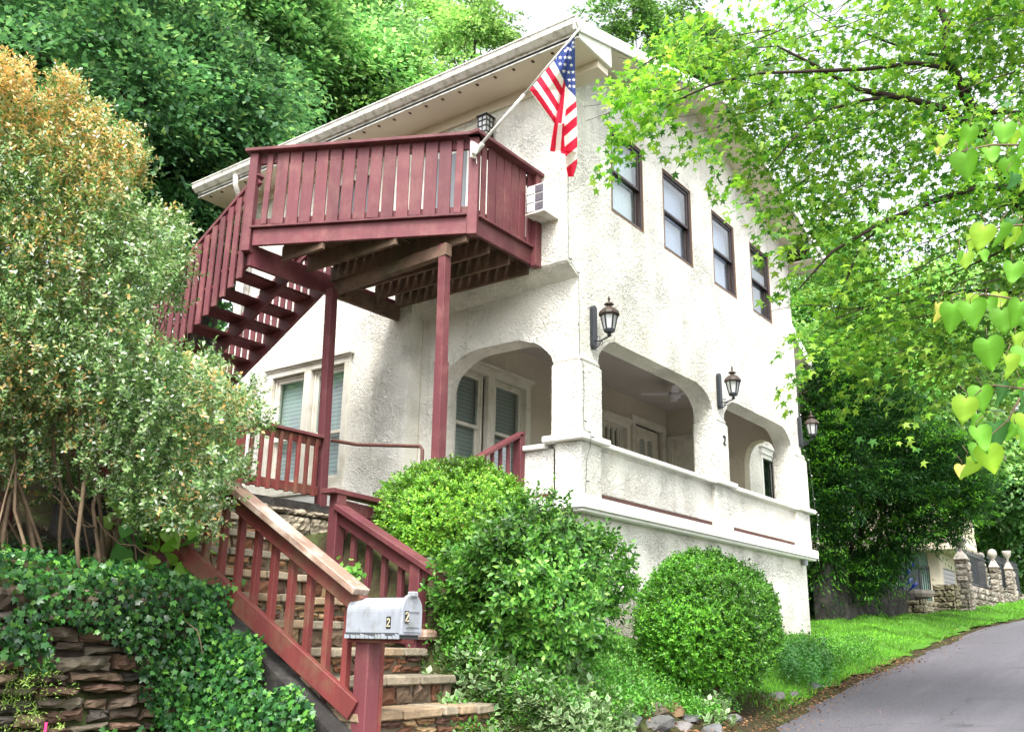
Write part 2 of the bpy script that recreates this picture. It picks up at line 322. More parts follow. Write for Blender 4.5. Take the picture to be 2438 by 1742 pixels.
# leaves -----------------------------------------------------------
def fan(pts):      # outline around a centre, used for lobed leaves
    return pts, [(0, i, i+1) for i in range(1, len(pts)-1)]+[(0, len(pts)-1, 1)]
T_OVAL = (np.array([(0, 0, 0), (.5, .26, .07), (1, 0, -.04), (.5, -.26, .07)]), [(0, 1, 2), (0, 2, 3)])
T_NARROW = (np.array([(0, 0, 0), (.45, .13, .03), (1, 0, -.04), (.45, -.13, .03)]), [(0, 1, 2), (0, 2, 3)])
def lobed(angs, rads, notch, droop=.12):
    pts = [(.28, 0, .03)]
    for i, (a, r) in enumerate(zip(angs, rads)):
        a = math.radians(a); pts.append((.28+r*math.cos(a), r*math.sin(a), -droop*r))
        if i < len(angs)-1:
            b = math.radians((angs[i]+angs[i+1])/2); pts.append((.28+notch[i]*math.cos(b), notch[i]*math.sin(b), 0))
    pts.append((.12, 0, .02))
    return np.array(pts), [(0, i, i+1) for i in range(1, len(pts)-1)]+[(0, len(pts)-1, 1)]
T_MAPLE = lobed([-130, -66, 0, 66, 130], [.42, .64, .76, .64, .42], [.24, .31, .31, .24], .2)
T_IVY = lobed([-125, -55, 0, 55, 125], [.42, .5, .68, .5, .42], [.34, .34, .34, .34], .1)
T_BLADE = (np.array([(0, -.035, 0), (0, .035, 0), (.6, .02, .12), (1, 0, .4)]), [(0, 1, 2), (0, 2, 3)])
def _unit(a): return a/(np.linalg.norm(a, axis=1, keepdims=True)+1e-9)
def leafmesh(name, P, T, Nn, size, tmpl, col, mat, parent=None, attr2=None):
    P = np.asarray(P, float); n = len(P); T = _unit(np.asarray(T, float)); Nn = np.asarray(Nn, float)
    Sd = _unit(np.cross(Nn, T)); N2 = np.cross(T, Sd); tv, tf = tmpl; k = len(tv); size = np.asarray(size, float).reshape(-1, 1, 1)*np.ones((n, 1, 1))
    V = P[:, None, :]+size*(tv[None, :, 0:1]*T[:, None]+tv[None, :, 1:2]*Sd[:, None]+tv[None, :, 2:3]*N2[:, None])
    org = ORG.get(parent.name, np.zeros(3)) if parent is not None else np.zeros(3)
    V = (V-org).reshape(-1, 3)
    F = (np.array(tf)[None]+(np.arange(n)*k)[:, None, None]).reshape(-1, 3)
    me = bpy.data.meshes.new(name); me.vertices.add(len(V)); me.vertices.foreach_set('co', V.astype('f').ravel())
    me.loops.add(F.size); me.loops.foreach_set('vertex_index', F.astype('i').ravel())
    me.polygons.add(len(F)); me.polygons.foreach_set('loop_start', np.arange(0, F.size, 3, dtype='i')); me.polygons.foreach_set('loop_total', np.full(len(F), 3, 'i'))
    C = np.ones((n, k, 4), 'f'); C[:, :, :3] = np.clip(np.asarray(col), 0, 1)[:, None, :]
    if attr2 is not None: C[:, attr2[0], :3] = np.asarray(attr2[1])
    ca = me.color_attributes.new('col', 'FLOAT_COLOR', 'POINT'); ca.data.foreach_set('color', C.ravel())
    me.materials.append(mat); me.update(calc_edges=True); me.validate()
    o = bpy.data.objects.new(name, me); COL.objects.link(o)
    if parent is not None: o.parent = parent
    ORG[o.name] = org
    return o
def rdir(n):
    v = RG.normal(size=(n, 3)); return _unit(v)
def palette(n, cols, wts, jit=.2):
    c = np.array(cols)[RG.choice(len(cols), n, p=np.array(wts)/sum(wts))]
    return c*(1+RG.uniform(-jit, jit, (n, 1)))*(1+RG.uniform(-.06, .06, (n, 3)))
def sprigs(C, D, L, nl, size, open_=.75):
    """short leafy twigs at C pointing along D; returns leaf P,T,N and twig index"""
    m = len(C); D = _unit(D); idx = np.repeat(np.arange(m), nl); t = np.tile(np.linspace(.08, 1, nl), m)
    ax = _unit(np.cross(D, rdir(m))); bx = np.cross(D, ax); ph = np.tile(np.arange(nl)*2.4, m)+np.repeat(RG.uniform(0, 6.28, m), nl)
    R = ax[idx]*np.cos(ph)[:, None]+bx[idx]*np.sin(ph)[:, None]
    Ls = (np.ones(m)*L)[idx]
    P = C[idx]+D[idx]*(t*Ls)[:, None]
    T = D[idx]*(1-open_)+R*open_+RG.normal(size=(len(idx), 3))*.18+D[idx]*(t**3)[:, None]*.6
    Nn = D[idx]*1.0-R*.2+RG.normal(size=(len(idx), 3))*.25
    return P, T, Nn, idx
def sprays(C, D, L, W, nl, droop=.35, nup=1.0, jit=.35):
    """flat, drooping leafy boughs"""
    m = len(C); idx = np.repeat(np.arange(m), nl); n = len(idx); D = _unit(D)
    S_ = _unit(np.cross(D, np.array([[0, 0, 1.]])+RG.normal(size=(m, 3))*.2)); U_ = np.cross(S_, D)
    u = RG.uniform(0, 1, n); v = RG.uniform(-1, 1, n)*np.sqrt(np.clip(u*(1.25-u)*2.4, 0, 1))
    Ls = (np.ones(m)*L)[idx]; Ws = (np.ones(m)*W)[idx]
    P = C[idx]+D[idx]*(u*Ls)[:, None]+S_[idx]*(v*Ws)[:, None]+U_[idx]*(RG.normal(size=n)*.06*Ls)[:, None]
    P[:, 2] -= droop*(u**2+.4*v**2)*Ls
    T = D[idx]*.8+S_[idx]*v[:, None]*.8+RG.normal(size=(n, 3))*.4; T[:, 2] -= .35
    Nn = np.tile([0, 0, nup], (n, 1))+U_[idx]*.4+RG.normal(size=(n, 3))*jit
    return P, T, Nn, idx
def clumpnoise(P, k=9, sc=1.0, seed=3):
    r = np.random.default_rng(seed); s = 0
    for _ in range(k):
        w_ = r.normal(size=3)*sc; s = s+np.sin(P@w_+r.uniform(0, 6.28))
    return s/math.sqrt(k/2)
# ------------------------------------------------------------------ ground
EX = [-12, -2, 2, 4.5, 8.7, 11.7, 14.5, 18, 21.2, 24, 28, 34, 42, 60, 90]
EY = [.2, 1.4, 2.2, 2.7, 3.52, 3.86, 3.9, 4.0, 4.05, 3.65, 2.9, 1.6, -.8, -9, -26]
def edge(x): return np.interp(x, EX, EY)
def zroad(x): x = np.asarray(x, float); return np.where(x < 34, -1.58+.092*x-.004*np.clip(x-26, 0, 8)**2, 1.292+.028*(x-34))
SX0, SX1, SY0, RUN, RISE, NST = 3.86, 5.0, 2.75, .285, .165, 23     # stone stair
SZ0 = -1.06
def zstair(y): return SZ0+(y-SY0)*RISE/RUN
def ground(x, y):
    x = np.asarray(x, float); y = np.asarray(y, float); e = edge(x); zr = zroad(x)
    # east bank in front of the house
    t = np.clip((y-e)/np.maximum(5.45-e, .3), 0, 3)
    bank = zr+(np.interp(x, [5, 8, 12, 15.5, 18, 22, 25, 60], [.55+1.12, .05+.844, .02+.476, .26, .22, .15, .09, .1]))*(sstep(0, 1.1, t)*.75+.25*np.clip(t, 0, 1))
    bank = bank+np.where(y > 6, (y-6)*.03, 0)
    # garden left of the stair: verge, wall, planted slope
    lo = zr+np.clip(y-e, 0, 9)*.16; hi = .20+np.clip(y-5.0, 0, 99)*.20+np.clip(y-6.5, 0, 99)*.12
    west = np.where(y < 5.05, lo+np.clip(x-2.6, 0, 1)*.35*sstep(3.4, 4.6, y), hi)
    # yard between stair and house
    mid = lerp(lo, np.minimum(-.62+(y-3.2)*.62, .85), sstep(2.6, 3.5, y))
    g = np.where(x < SX0, west, lerp(mid, bank, sstep(5.6, 8.2, x)))
    st = zstair(y)-.25
    inst = (x > SX0-.05) & (x < SX1+.12) & (y > SY0-.3) & (y < SY0+RUN*NST+.3)
    g = np.where(inst, np.minimum(g, st), g)
    # wooded hillside behind everything
    hill = 1.2+np.clip(y-8.2, 0, 2.5)*.2+np.clip(y-10.5, 0, 200)*.40-np.clip(y-40, 0, 200)*.3-np.clip(x-17, 0, 30)*.06
    g = np.where(y > 8.2, np.maximum(g, lerp(g, hill, sstep(8.2, 9.2, y))*1.0), g)
    g = np.where(y < e, zr-.035, g)
    g = g+np.where(y > e+.15, .035*clumpnoise(np.stack([x, y, 0*x], -1), 6, 2.3), 0)*np.where(inst, 0, 1)
    return g
def grid_ground():
    xs = np.unique(np.concatenate([np.arange(-60, -4, 4), np.arange(-4, 20, .17), np.arange(20, 42, .6), np.arange(42, 150, 6)]))
    ys = np.unique(np.concatenate([np.arange(-80, -8, 6), np.arange(-8, 2, .5), np.arange(2, 9.5, .13), [5.02, 5.08], np.arange(9.5, 20, .6), np.arange(20, 140, 6)]))
    X, Y = np.meshgrid(xs, ys, indexing='ij'); Z = ground(X, Y); nx, ny = X.shape
    b = MB(); b.v = list(zip(X.ravel(), Y.ravel(), Z.ravel())); b.c = [(1, 1, 1)]*len(b.v)
    for i in range(nx-1):
        for j in range(ny-1):
            a = i*ny+j; b.f.append((a, a+ny, a+ny+1, a+1)); b.m.append(0)
    return b
grid_ground().build('ground', M['soil'], smooth=True, recalc=False, kind='structure')
b = MB(); xs = np.concatenate([np.arange(-14, 42, .35), np.arange(42, 90, 2)])
rag = .05*clumpnoise(np.stack([xs, xs*0, xs*0], -1), 9, 4.)
NC = 12
for i, x in enumerate(xs):
    for j in range(NC+1):
        y = edge(x)+rag[i]*(j == 0)-6.2*j/NC
        b.v.append((x, y, float(zroad(x))+.012-.03*(abs(j/NC-.5)*2)**2)); b.c.append((1, 1, 1))
for i in range(len(xs)-1):
    for j in range(NC): a = i*(NC+1)+j; b.f.append((a, a+1, a+NC+2, a+NC+1)); b.m.append(0)
b.build('road', M['asphalt'], smooth=True, kind='structure')

# ------------------------------------------------------------------ stone work
def stones(b, org, U, V, Nn, wd, ht, hs=(.09, .17), ws=(.16, .42), depth=.07, gap=.012, cols=None, cw=None, rough=.012, mi=0, top=None, irregular=0., rg=None):
    """courses of separate rough blocks standing proud of a joint surface"""
    rg = rg or RG; org, U, V, Nn = [np.array(a, float) for a in (org, U, V, Nn)]
    cols = cols or [(.30, .24, .17), (.22, .19, .16), (.36, .30, .22), (.25, .17, .11), (.16, .15, .13)]; cw = cw or [1]*len(cols); cw = np.array(cw)/sum(cw)
    z = 0.
    while z < ht-.03:
        h = min(rg.uniform(*hs), ht-z)
        if ht-z-h < .04: h = ht-z
        x = -rg.uniform(0, .1)
        while x < wd-.02:
            wv = rg.uniform(*ws); x1 = min(x+wv, wd)
            if wd-x1 < .06: x1 = wd
            x0 = max(x, 0.)
            mx_ = (x0+x1)/2
            if top is None or z < top(mx_)-.03:
                c = np.array(cols[rg.choice(len(cols), p=cw)])*rg.uniform(.75, 1.2)
                d = depth*rg.uniform(.6, 1.15); g = gap/2
                # 2x -> small grid front so the face is lumpy
                nu = max(3, int((x1-x0)/.05)+1); nv = max(3, int(h/.045)+1); vs = []; fs = []
                sk = rg.normal(size=4)*irregular
                for a in range(nu+1):
                    for q in range(nv+1):
                        u = a/nu; v = q/nv; e_ = (a in (0, nu)) or (q in (0, nv))
                        uu = lerp(x0+g, x1-g, u)+rg.normal()*rough*.4+(sk[0]*(1-v)+sk[1]*v)*(1 if 0 < a < nu else .6); vv = lerp(z+g, z+h-g, v)+rg.normal()*rough*.45+(sk[2]*(1-u)+sk[3]*u)*.5
                        dd = d*(.62 if e_ else 1)+rg.normal()*rough
                        vs.append(org+U*uu+V*vv+Nn*dd)
                for a in range(nu):
                    for q in range(nv): k = a*(nv+1)+q; fs.append((k, k+nv+1, k+nv+2, k+1))
                # sides
                ring = [(a, 0) for a in range(nu+1)]+[(nu, q) for q in range(1, nv+1)]+[(a, nv) for a in range(nu-1, -1, -1)]+[(0, q) for q in range(nv-1, 0, -1)]
                n0 = len(vs); ri = [a*(nv+1)+q for a, q in ring]
                for k in ri: p = vs[k]; vs.append(p-Nn*(np.dot(p-org, Nn)+.01))
                m_ = len(ri)
                for k in range(m_): fs.append((ri[k], n0+k, n0+(k+1) % m_, ri[(k+1) % m_]))
                b.add(vs, fs, mi, tuple(c))
            x = x1
        z += h
    return b

# stone stair up the slope
steps = thing('stone_steps', (4.43, SY0, SZ0), 'rustic stone steps with pale treads climbing between the red railings', 'steps')
BR = [(.17, .075, .04), (.13, .06, .035), (.21, .12, .06), (.25, .17, .09), (.13, .09, .06), (.09, .05, .035)]
rgs = np.random.default_rng(5)
for i in range(NST):
    y0 = SY0+i*RUN; z0 = SZ0+(i-1)*RISE; z1 = z0+RISE
    xe = SX1+(.35 if i < 4 else .12 if i < 5 else .04)+rgs.uniform(-.03, .05)
    b = MB(); b.box(SX0, y0+.035, z0-.3, xe, y0+RUN+.06, z1-.03)
    stones(b, (SX0, y0+.035, z0), (1, 0, 0), (0, 0, 1), (0, -1, 0), xe-SX0, RISE-.045, hs=((.10, .12) if i % 2 else (.05, .075)), ws=(.07, .22), depth=.03, gap=.024, cols=BR, rough=.005, mi=1, irregular=.018, rg=rgs)
    o = b.build('riser', [M['mortar_light'], M['stone']], steps, attr=True)
    b = MB(); x = SX0-.02
    while x < xe:
        x1 = min(x+rgs.uniform(.16, .4), xe+.02); t = rgs.uniform(-.006, .006)
        c = tuple(np.array([(.25, .21, .15), (.19, .165, .12), (.26, .19, .12)][rgs.integers(3)])*rgs.uniform(.8, 1.1))
        jy = rgs.normal()*.007
        b.hexa([(x+.006, y0-.012+jy, z1-.052+t), (x1-.006, y0-.012-jy, z1-.05), (x1-.006, y0+RUN+.03, z1-.05), (x+.006, y0+RUN+.03, z1-.05),
                (x+.012, y0-.002+jy, z1+t), (x1-.01, y0-.003-jy, z1+.002), (x1-.006, y0+RUN+.03, z1), (x+.006, y0+RUN+.03, z1+t)], 0, c)
        x = x1
    b.build('tread', M['stone'], steps, attr=True, bevel=.008)
# stone cheek under the left railing
b = MB(); b.hexa([(3.70, 3.0, -1.4), (SX0-.005, 3.0, -1.4), (SX0-.005, 7.2, -.2), (3.70, 7.2, -.2), (3.70, 3.0, zstair(3.0)-.12), (SX0-.005, 3.0, zstair(3.0)-.12), (SX0-.005, 7.2, zstair(7.2)-.12), (3.70, 7.2, zstair(7.2)-.12)])
b.build('cheek_wall', M['greywall'], steps)

# ivy covered retaining wall on the left
rw = thing('retaining_wall', (1.5, 5.03, -1.4), 'dry stone retaining wall half hidden under ivy at lower left', 'wall')
b = MB(); b.box(-3.0, 5.05, -1.9, 3.69, 5.3, .18)
stones(b, (-3.0, 5.05, -1.75), (1, 0, 0), (0, 0, 1), (0, -1, 0), 6.65, 1.98, hs=(.05, .105), ws=(.12, .36), depth=.10, gap=.022, cols=[(.13, .08, .055), (.10, .075, .055), (.17, .12, .08), (.07, .06, .05), (.15, .125, .09)], rough=.009, mi=1, irregular=.018)
b.build('stone_courses', [M['mortar'], M['stone']], rw, attr=True)

tw = thing('terrace_wall', (6.2, 8.0, .6), 'grey brown stone wall under the white corner terrace behind the steps', 'wall')
b = MB(); b.box(5.02, 8.0, .2, 7.5, 8.3, 1.33)
stones(b, (5.02, 8.0, .45), (1, 0, 0), (0, 0, 1), (0, -1, 0), 2.48, .88, hs=(.15, .24), ws=(.25, .5), depth=.07, gap=.03, cols=[(.24, .21, .16), (.20, .18, .15), (.29, .25, .18)], rough=.013, mi=1)
b.build('stone_courses', [M['mortar'], M['stone']], tw, attr=True)
b = MB(); b.box(5.02, 8.02, 1.33, 8.30, 12.2, 1.42); b.build('terrace_slab', M['greywall'], tw)

# ------------------------------------------------------------------ house
X0, Y0, X1, YB = 8.36, 5.49, 15.72, 11.7
house = thing('stucco_house', (X0, Y0, 0), 'two storey cream stucco house with arched porch and dark framed upstairs windows', 'house')
def rect(a, b_, c, d): return [(a, b_), (c, b_), (c, d), (a, d)]
UW = [(9.40, 10.21), (10.83, 11.69), (12.45, 13.25), (13.93, 14.72)]
RZ = 12.04; SL = .285
def rz(x): return 6.78+SL*((x-7.8) if x < RZ else (2*RZ-7.8-x))    # underside of roof
# upper front wall with the low gable above
outer = [(0, 4.22), (X1-X0, 4.22), (X1-X0, rz(X1)), (RZ-X0, rz(RZ)), (0, rz(X0))]
b = MB().slab(outer, [rect(a-X0, 5.26, c-X0, 6.46) for a, c in UW], (X0, Y0, 0), (1, 0, 0), (0, 0, 1), (0, -1, 0), .22)
b.build('front_wall', M['stucco'], house)
# upper side wall (door onto the deck, small window)
b = MB().slab([(.22, 4.22), (YB-Y0, 4.22), (YB-Y0, 6.8), (.22, 6.8)], [rect(1.5, 4.30, 2.42, 6.35), rect(3.2, 5.1, 4.1, 6.3)], (X0, Y0, 0), (0, 1, 0), (0, 0, 1), (-1, 0, 0), .22)
b.build('side_wall', M['stucco'], house)
b = MB(); b.box(X1-.22, Y0+.22, 4.22, X1, YB, 6.9); b.box(X0+.22, YB-.22, 1.2, X1-.22, YB, 6.9); b.build('rear_wall', M['stucco'], house)
# flared underside of the jettied storey along the side and the beam band over the arches
XL = 8.60
def arch(u0, u1, zb, zs, zt, rx, n=7, wob=.012):
    """opening with softly rounded upper corners, slightly hand made"""
    pts = [(u0, zb), (u1, zb)]
    pts += [(u1-rx+rx*math.cos(t)+random.uniform(-wob, wob), zs+(zt-zs)*math.sin(t)+random.uniform(-wob, wob)) for t in np.linspace(0, math.pi/2, n)]
    pts += [(u0+rx-rx*math.sin(t)+random.uniform(-wob, wob), zs+(zt-zs)*math.cos(t)+random.uniform(-wob, wob)) for t in np.linspace(0, math.pi/2, n)]
    return pts
A1 = arch(9.03-XL, 12.17-XL, 2.16, 3.14, 3.50, .50); A2 = arch(12.55-XL, 15.27-XL, 2.16, 3.14, 3.49, .50)
b = MB().slab([(0, 2.10), (X1-XL, 2.10), (X1-XL, 4.22), (0, 4.22)], [A1, A2], (XL, Y0, 0), (1, 0, 0), (0, 0, 1), (0, -1, 0), .30)
# the flare: triangular front lip and sloping underside
b.add([(X0, Y0, 4.22), (XL, Y0, 4.22), (XL, Y0, 4.08), (X0+.02, Y0, 4.19), (X0, 7.92, 4.22), (XL, 7.92, 4.22), (XL, 7.92, 4.0), (X0+.02, 7.92, 4.17)],
      [(0, 3, 2, 1), (4, 5, 6, 7), (3, 7, 6, 2), (0, 4, 7, 3), (1, 2, 6, 5), (0, 1, 5, 4)])
AS = arch(5.81-Y0, 7.55-Y0, .9, 3.0, 3.46, .62, 9)
AS = AS[:-1]+[(7.62-Y0, 2.9)]
# side porch wall x = XL with one wide arch open to the steps
b.slab([(.30, .2), (2.43, .2), (2.43, 4.22), (.30, 4.22)], [arch(5.83-Y0, 7.56-Y0, .3, 2.98, 3.45, .60, 9)], (XL, Y0, 0), (0, 1, 0), (0, 0, 1), (-1, 0, 0), .30)
b.build('porch_wall', M['stucco'], house)
# piers standing slightly proud below the arch springing
def pier(x0, x1, y0, y1, z0, z1):
    b = MB()
    b.hexa([(x0, y0, z0), (x1, y0, z0), (x1, y1, z0), (x0, y1, z0), (x0, y0, z1), (x1, y0, z1), (x1, y1, z1), (x0, y1, z1)])
    k = .055; b.hexa([(x0, y0, z1), (x1, y0, z1), (x1, y1, z1), (x0, y1, z1), (x0+k, y0+k-.006, z1+.1), (x1-k, y0+k-.006, z1+.1), (x1-k, y1, z1+.1), (x0+k, y1, z1+.1)])
    b.build('pier', M['stucco'], house, bevel=.03)
pier(XL-.05, 9.045, Y0-.05, Y0+.36, 2.19, 3.06); pier(12.15, 12.57, Y0-.05, Y0+.33, 2.19, 3.06); pier(15.26, X1+.12, Y0-.05, Y0+.36, 2.19, 3.06)
# parapet panels between the piers, with the slot above the band
b = MB()
for (a, c) in ((9.0, 12.05), (12.6, 15.2)): b.box(a, Y0+.02, 1.60, c, Y0+.22, 2.13)
for (a, c) in ((XL-.04, 9.0), (12.05, 12.6), (15.2, X1+.06)): b.box(a, Y0-.05, 1.50, c, Y0+.30, 2.13)
b.box(XL, 5.79, 1.57, XL+.2, 6.30, 2.08)
b.build('parapet', M['stucco'], house, bevel=.012)
b = MB(); b.box(9.0, Y0+.03, 1.50, 12.05, Y0+.2, 1.60); b.box(12.6, Y0+.03, 1.50, 15.2, Y0+.2, 1.60); b.box(XL+.01, 5.79, 1.45, XL+.19, 6.3, 1.57); b.build('rusty_slot', M['rust'], house)
b = MB()
b.box(9.08, Y0-.06, 2.13, 12.0, Y0+.30, 2.185); b.box(12.66, Y0-.06, 2.13, 15.15, Y0+.30, 2.185)
b.box(XL-.13, Y0-.13, 2.13, 9.08, Y0+.42, 2.20); b.box(12.0, Y0-.12, 2.13, 12.66, Y0+.38, 2.20); b.box(15.15, Y0-.12, 2.13, X1+.2, Y0+.42, 2.20)
b.box(XL-.06, Y0+.42, 2.08, XL+.26, 6.36, 2.135)
b.build('parapet_cap', M['white'], house, bevel=.008)
# water table band
b = MB(); b.box(XL-.16, Y0-.15, 1.37, X1+.07, Y0, 1.505); b.box(XL-.16, Y0, 1.37, XL, 6.4, 1.505); b.box(XL-.13, Y0-.12, 1.335, X1+.04, Y0, 1.37); b.build('band_course', M['white'], house, bevel=.006)
# basement wall
b = MB(); b.box(XL, Y0, -.9, X1-.14, Y0+.3, 1.40); b.box(XL, Y0+.3, -.9, XL+.3, 8.0, 1.40); b.box(X1-.44, Y0+.3, -.9, X1-.14, YB, 1.40); b.build('basement_wall', M['stucco'], house)
# left ground floor wall with the pair of windows
WL = [(9.93, 10.50), (9.08, 9.66)]
b = MB().slab([(7.90-Y0, .6), (YB-Y0, .6), (YB-Y0, 4.22), (7.90-Y0, 4.22)], [rect(9.0-Y0, 1.92, 10.6-Y0, 3.58)], (X0, Y0, 0), (0, 1, 0), (0, 0, 1), (-1, 0, 0), .22)
b.build('left_wall', M['stucco'], house)
# porch interior
b = MB().slab([(0.22, 1.5), (X1-.22-X0, 1.5), (X1-.22-X0, 4.22), (0.22, 4.22)], [rect(9.22-X0, 2.0, 10.94-X0, 3.6), rect(13.0-X0, 2.2, 13.9-X0, 3.58), rect(14.22-X0, 1.52, 15.18-X0, 3.74)], (X0, 7.90, 0), (1, 0, 0), (0, 0, 1), (0, -1, 0), .2)
b.slab([(0, 1.5), (2.11, 1.5), (2.11, 4.22), (0, 4.22)], [arch(.02, .62, 1.6, 3.05, 3.42, .28)], (X1-.30, Y0+.30, 0), (0, 1, 0), (0, 0, 1), (-1, 0, 0), .22)
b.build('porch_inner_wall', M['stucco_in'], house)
b = MB(); b.box(XL+.02, Y0+.25, 4.16, X1-.28, 7.92, 4.20); b.build('porch_ceiling', nmat('porch_ceiling_paint', (.50, .46, .42), .7, .2, .08, 2), house)
b = MB(); b.box(XL+.25, Y0+.2, 1.42, X1-.24, 7.92, 1.50); b.build('porch_floor', M['limestone'], house)
b = MB(); b.box(X0+.25, Y0+.25, 4.24, X1-.25, YB-.25, 4.3); b.build('upper_floor', M['dark'], house)
# roof
b = MB(); t = .12; ey0, ey1 = 4.98, 12.15; ex0, ex1 = 7.80, 2*RZ-7.80
for (xa, xb) in ((ex0, RZ), (RZ, ex1)):
    za, zb = (rz(ex0), rz(RZ)) if xa == ex0 else (rz(RZ), rz(ex1))
    b.hexa([(xa, ey0, za), (xb, ey0, zb), (xb, ey1, zb), (xa, ey1, za), (xa, ey0, za+t), (xb, ey0, zb+t), (xb, ey1, zb+t), (xa, ey1, za+t)])
roof = b.build('roof', M['shingle'], house)
# boxed eaves with flat soffit on both sides, triangular cheek at the gable
zs = 6.67
b = MB()
b.box(ex0, ey0+.03, zs, X0, ey1, zs+.03); b.build('eave_soffit', M['soffit'], roof)
b = MB(); b.box(X1, ey0+.03, zs, ex1, ey1, zs+.03); b.build('eave_soffit', M['soffit'], roof)
for s in (0, 1):
    b = MB(); xa = ex0 if s == 0 else ex1; xb = X0+.2 if s == 0 else X1-.2
    pts = [(xa, zs), (xb, zs), (xb, rz(xb)-.01), (xa, rz(xa)-.01)]
    b.add([(p[0], ey0, p[1]) for p in pts]+[(p[0], ey0+.03, p[1]) for p in pts], [(0, 1, 2, 3), (7, 6, 5, 4), (0, 4, 5, 1), (1, 5, 6, 2), (2, 6, 7, 3), (3, 7, 4, 0)])
    b.build('eave_cheek', M['white'], roof)
b = MB()      # sloped soffit of the gable overhang
for (xa, xb) in ((X0+.2, RZ), (RZ, X1-.2)):
    za, zb = rz(xa)-.035, rz(xb)-.035
    b.hexa([(xa, ey0+.032, za), (xb, ey0+.032, zb), (xb, Y0, zb), (xa, Y0, za), (xa, ey0+.032, za+.03), (xb, ey0+.032, zb+.03), (xb, Y0, zb+.03), (xa, Y0, za+.03)])
b.build('gable_soffit', M['soffit'], roof)
b = MB()
for (xa, xb) in ((ex0-.1, RZ), (RZ, ex1+.1)):
    f_ = lambda x: 6.78+SL*((x-7.8) if x < RZ+1e-6 else (2*RZ-7.8-x))
    za, zb = f_(xa)-.05, f_(xb)-.05
    b.hexa([(xa, ey0-.03, za), (xb, ey0-.03, zb), (xb, ey0-.002, zb), (xa, ey0-.002, za), (xa, ey0-.03, za+.155), (xb, ey0-.03, zb+.155), (xb, ey0-.002, zb+.155), (xa, ey0-.002, za+.155)])
b.build('rake_board', M['white'], roof)
b = MB(); b.box(X0-.035, ey0+.5, zs-.14, X0-.002, ey1-.4, zs-.002)
b.box(X0-.035, ey0+.05, zs-.10, X0+.20, Y0-.002, zs-.002); b.build('frieze_board', M['soffit'], roof)
b = MB(); pr = [(0, 0), (-.035, .0), (-.10, .05), (-.115, .12), (-.125, .12), (-.125, .135), (0, .135)]
n = len(pr)
for sgn, xe in ((1, ex0), (-1, ex1)):
    b = MB(); vs = [(xe+sgn*a, ey0-.05, zs+.06+c) for a, c in pr]+[(xe+sgn*a, ey1+.03, zs+.06+c) for a, c in pr]
    b.add(vs, [tuple(range(n)), tuple(range(2*n-1, n-1, -1))]+[(i, (i+1) % n, (i+1) % n+n, i+n) for i in range(n)])
    b.box(min(xe, xe+sgn*.025), ey0, zs-.02, max(xe, xe+sgn*.025), ey1, zs+.07)
    b.build('gutter', M['gutter'], roof)
for k in range(24):
    b = MB(); y = ey0+.42+k*.285; b.box(ex0+.085, y-.014, zs-.012, ex0+.125, y+.014, zs-.001)
    b.build('soffit_clip', nmat('brown_clip', (.1, .05, .03), .6), roof)
b = MB(); b.tube([(ex0-.04, 11.15, zs+.06), (ex0-.03, 11.15, zs-.09), (ex0+.08, 11.2, zs-.2), (ex0+.38, 11.3, zs-.34), (X0-.06, 11.35, zs-.45), (X0-.06, 11.35, 4.4)], .042, 10); b.build('downspout', M['gutter'], house, smooth=True)
b = MB(); b.lathe((8.02, 10.95, zs-.075), [(.05, .075), (.075, .06), (.06, .02), (.05, .0)], 12); b.beam((8.02, 10.93, zs-.09), (7.9, 10.8, zs-.17), .08, .08); b.beam((8.02, 10.97, zs-.09), (8.1, 11.12, zs-.18), .08, .08)
b.build('floodlight', M['gutter'], house)
b = MB()
b.box(X0-.02, 11.02, 1.4, X0+.0, 11.16, 4.1); b.box(X0-.018, 8.96, 1.42, X0, 10.8, 1.82); b.build('corner_board', M['white'], house)
# ---- windows
def frame(b, a0, a1, z0, z1, wd, org, U, Nn, d0, d1, mi=0):
    """picture frame of width wd in the plane; from depth d0 (front) to d1 (back) along -Nn"""
    org = np.array(org, float); U = np.array(U, float); Nn = np.array(Nn, float)
    for (x0, x1, y0, y1) in ((a0, a1, z0, z0+wd), (a0, a1, z1-wd, z1), (a0, a0+wd, z0+wd, z1-wd), (a1-wd, a1, z0+wd, z1-wd)):
        q = [org+U*x+np.array([0, 0, 1.])*z for x, z in ((x0, y0), (x1, y0), (x1, y1), (x0, y1))]
        b.hexa([q[0]-Nn*d0, q[1]-Nn*d0, q[2]-Nn*d0, q[3]-Nn*d0, q[0]-Nn*d1, q[1]-Nn*d1, q[2]-Nn*d1, q[3]-Nn*d1], mi)
def panel(b, a0, a1, z0, z1, org, U, Nn, d, th=.01, mi=0):
    org = np.array(org, float); U = np.array(U, float); Nn = np.array(Nn, float)
    q = [org+U*x+np.array([0, 0, 1.])*z for x, z in ((a0, z0), (a1, z0), (a1, z1), (a0, z1))]
    b.hexa([p-Nn*d for p in q]+[p-Nn*(d+th) for p in q], mi)
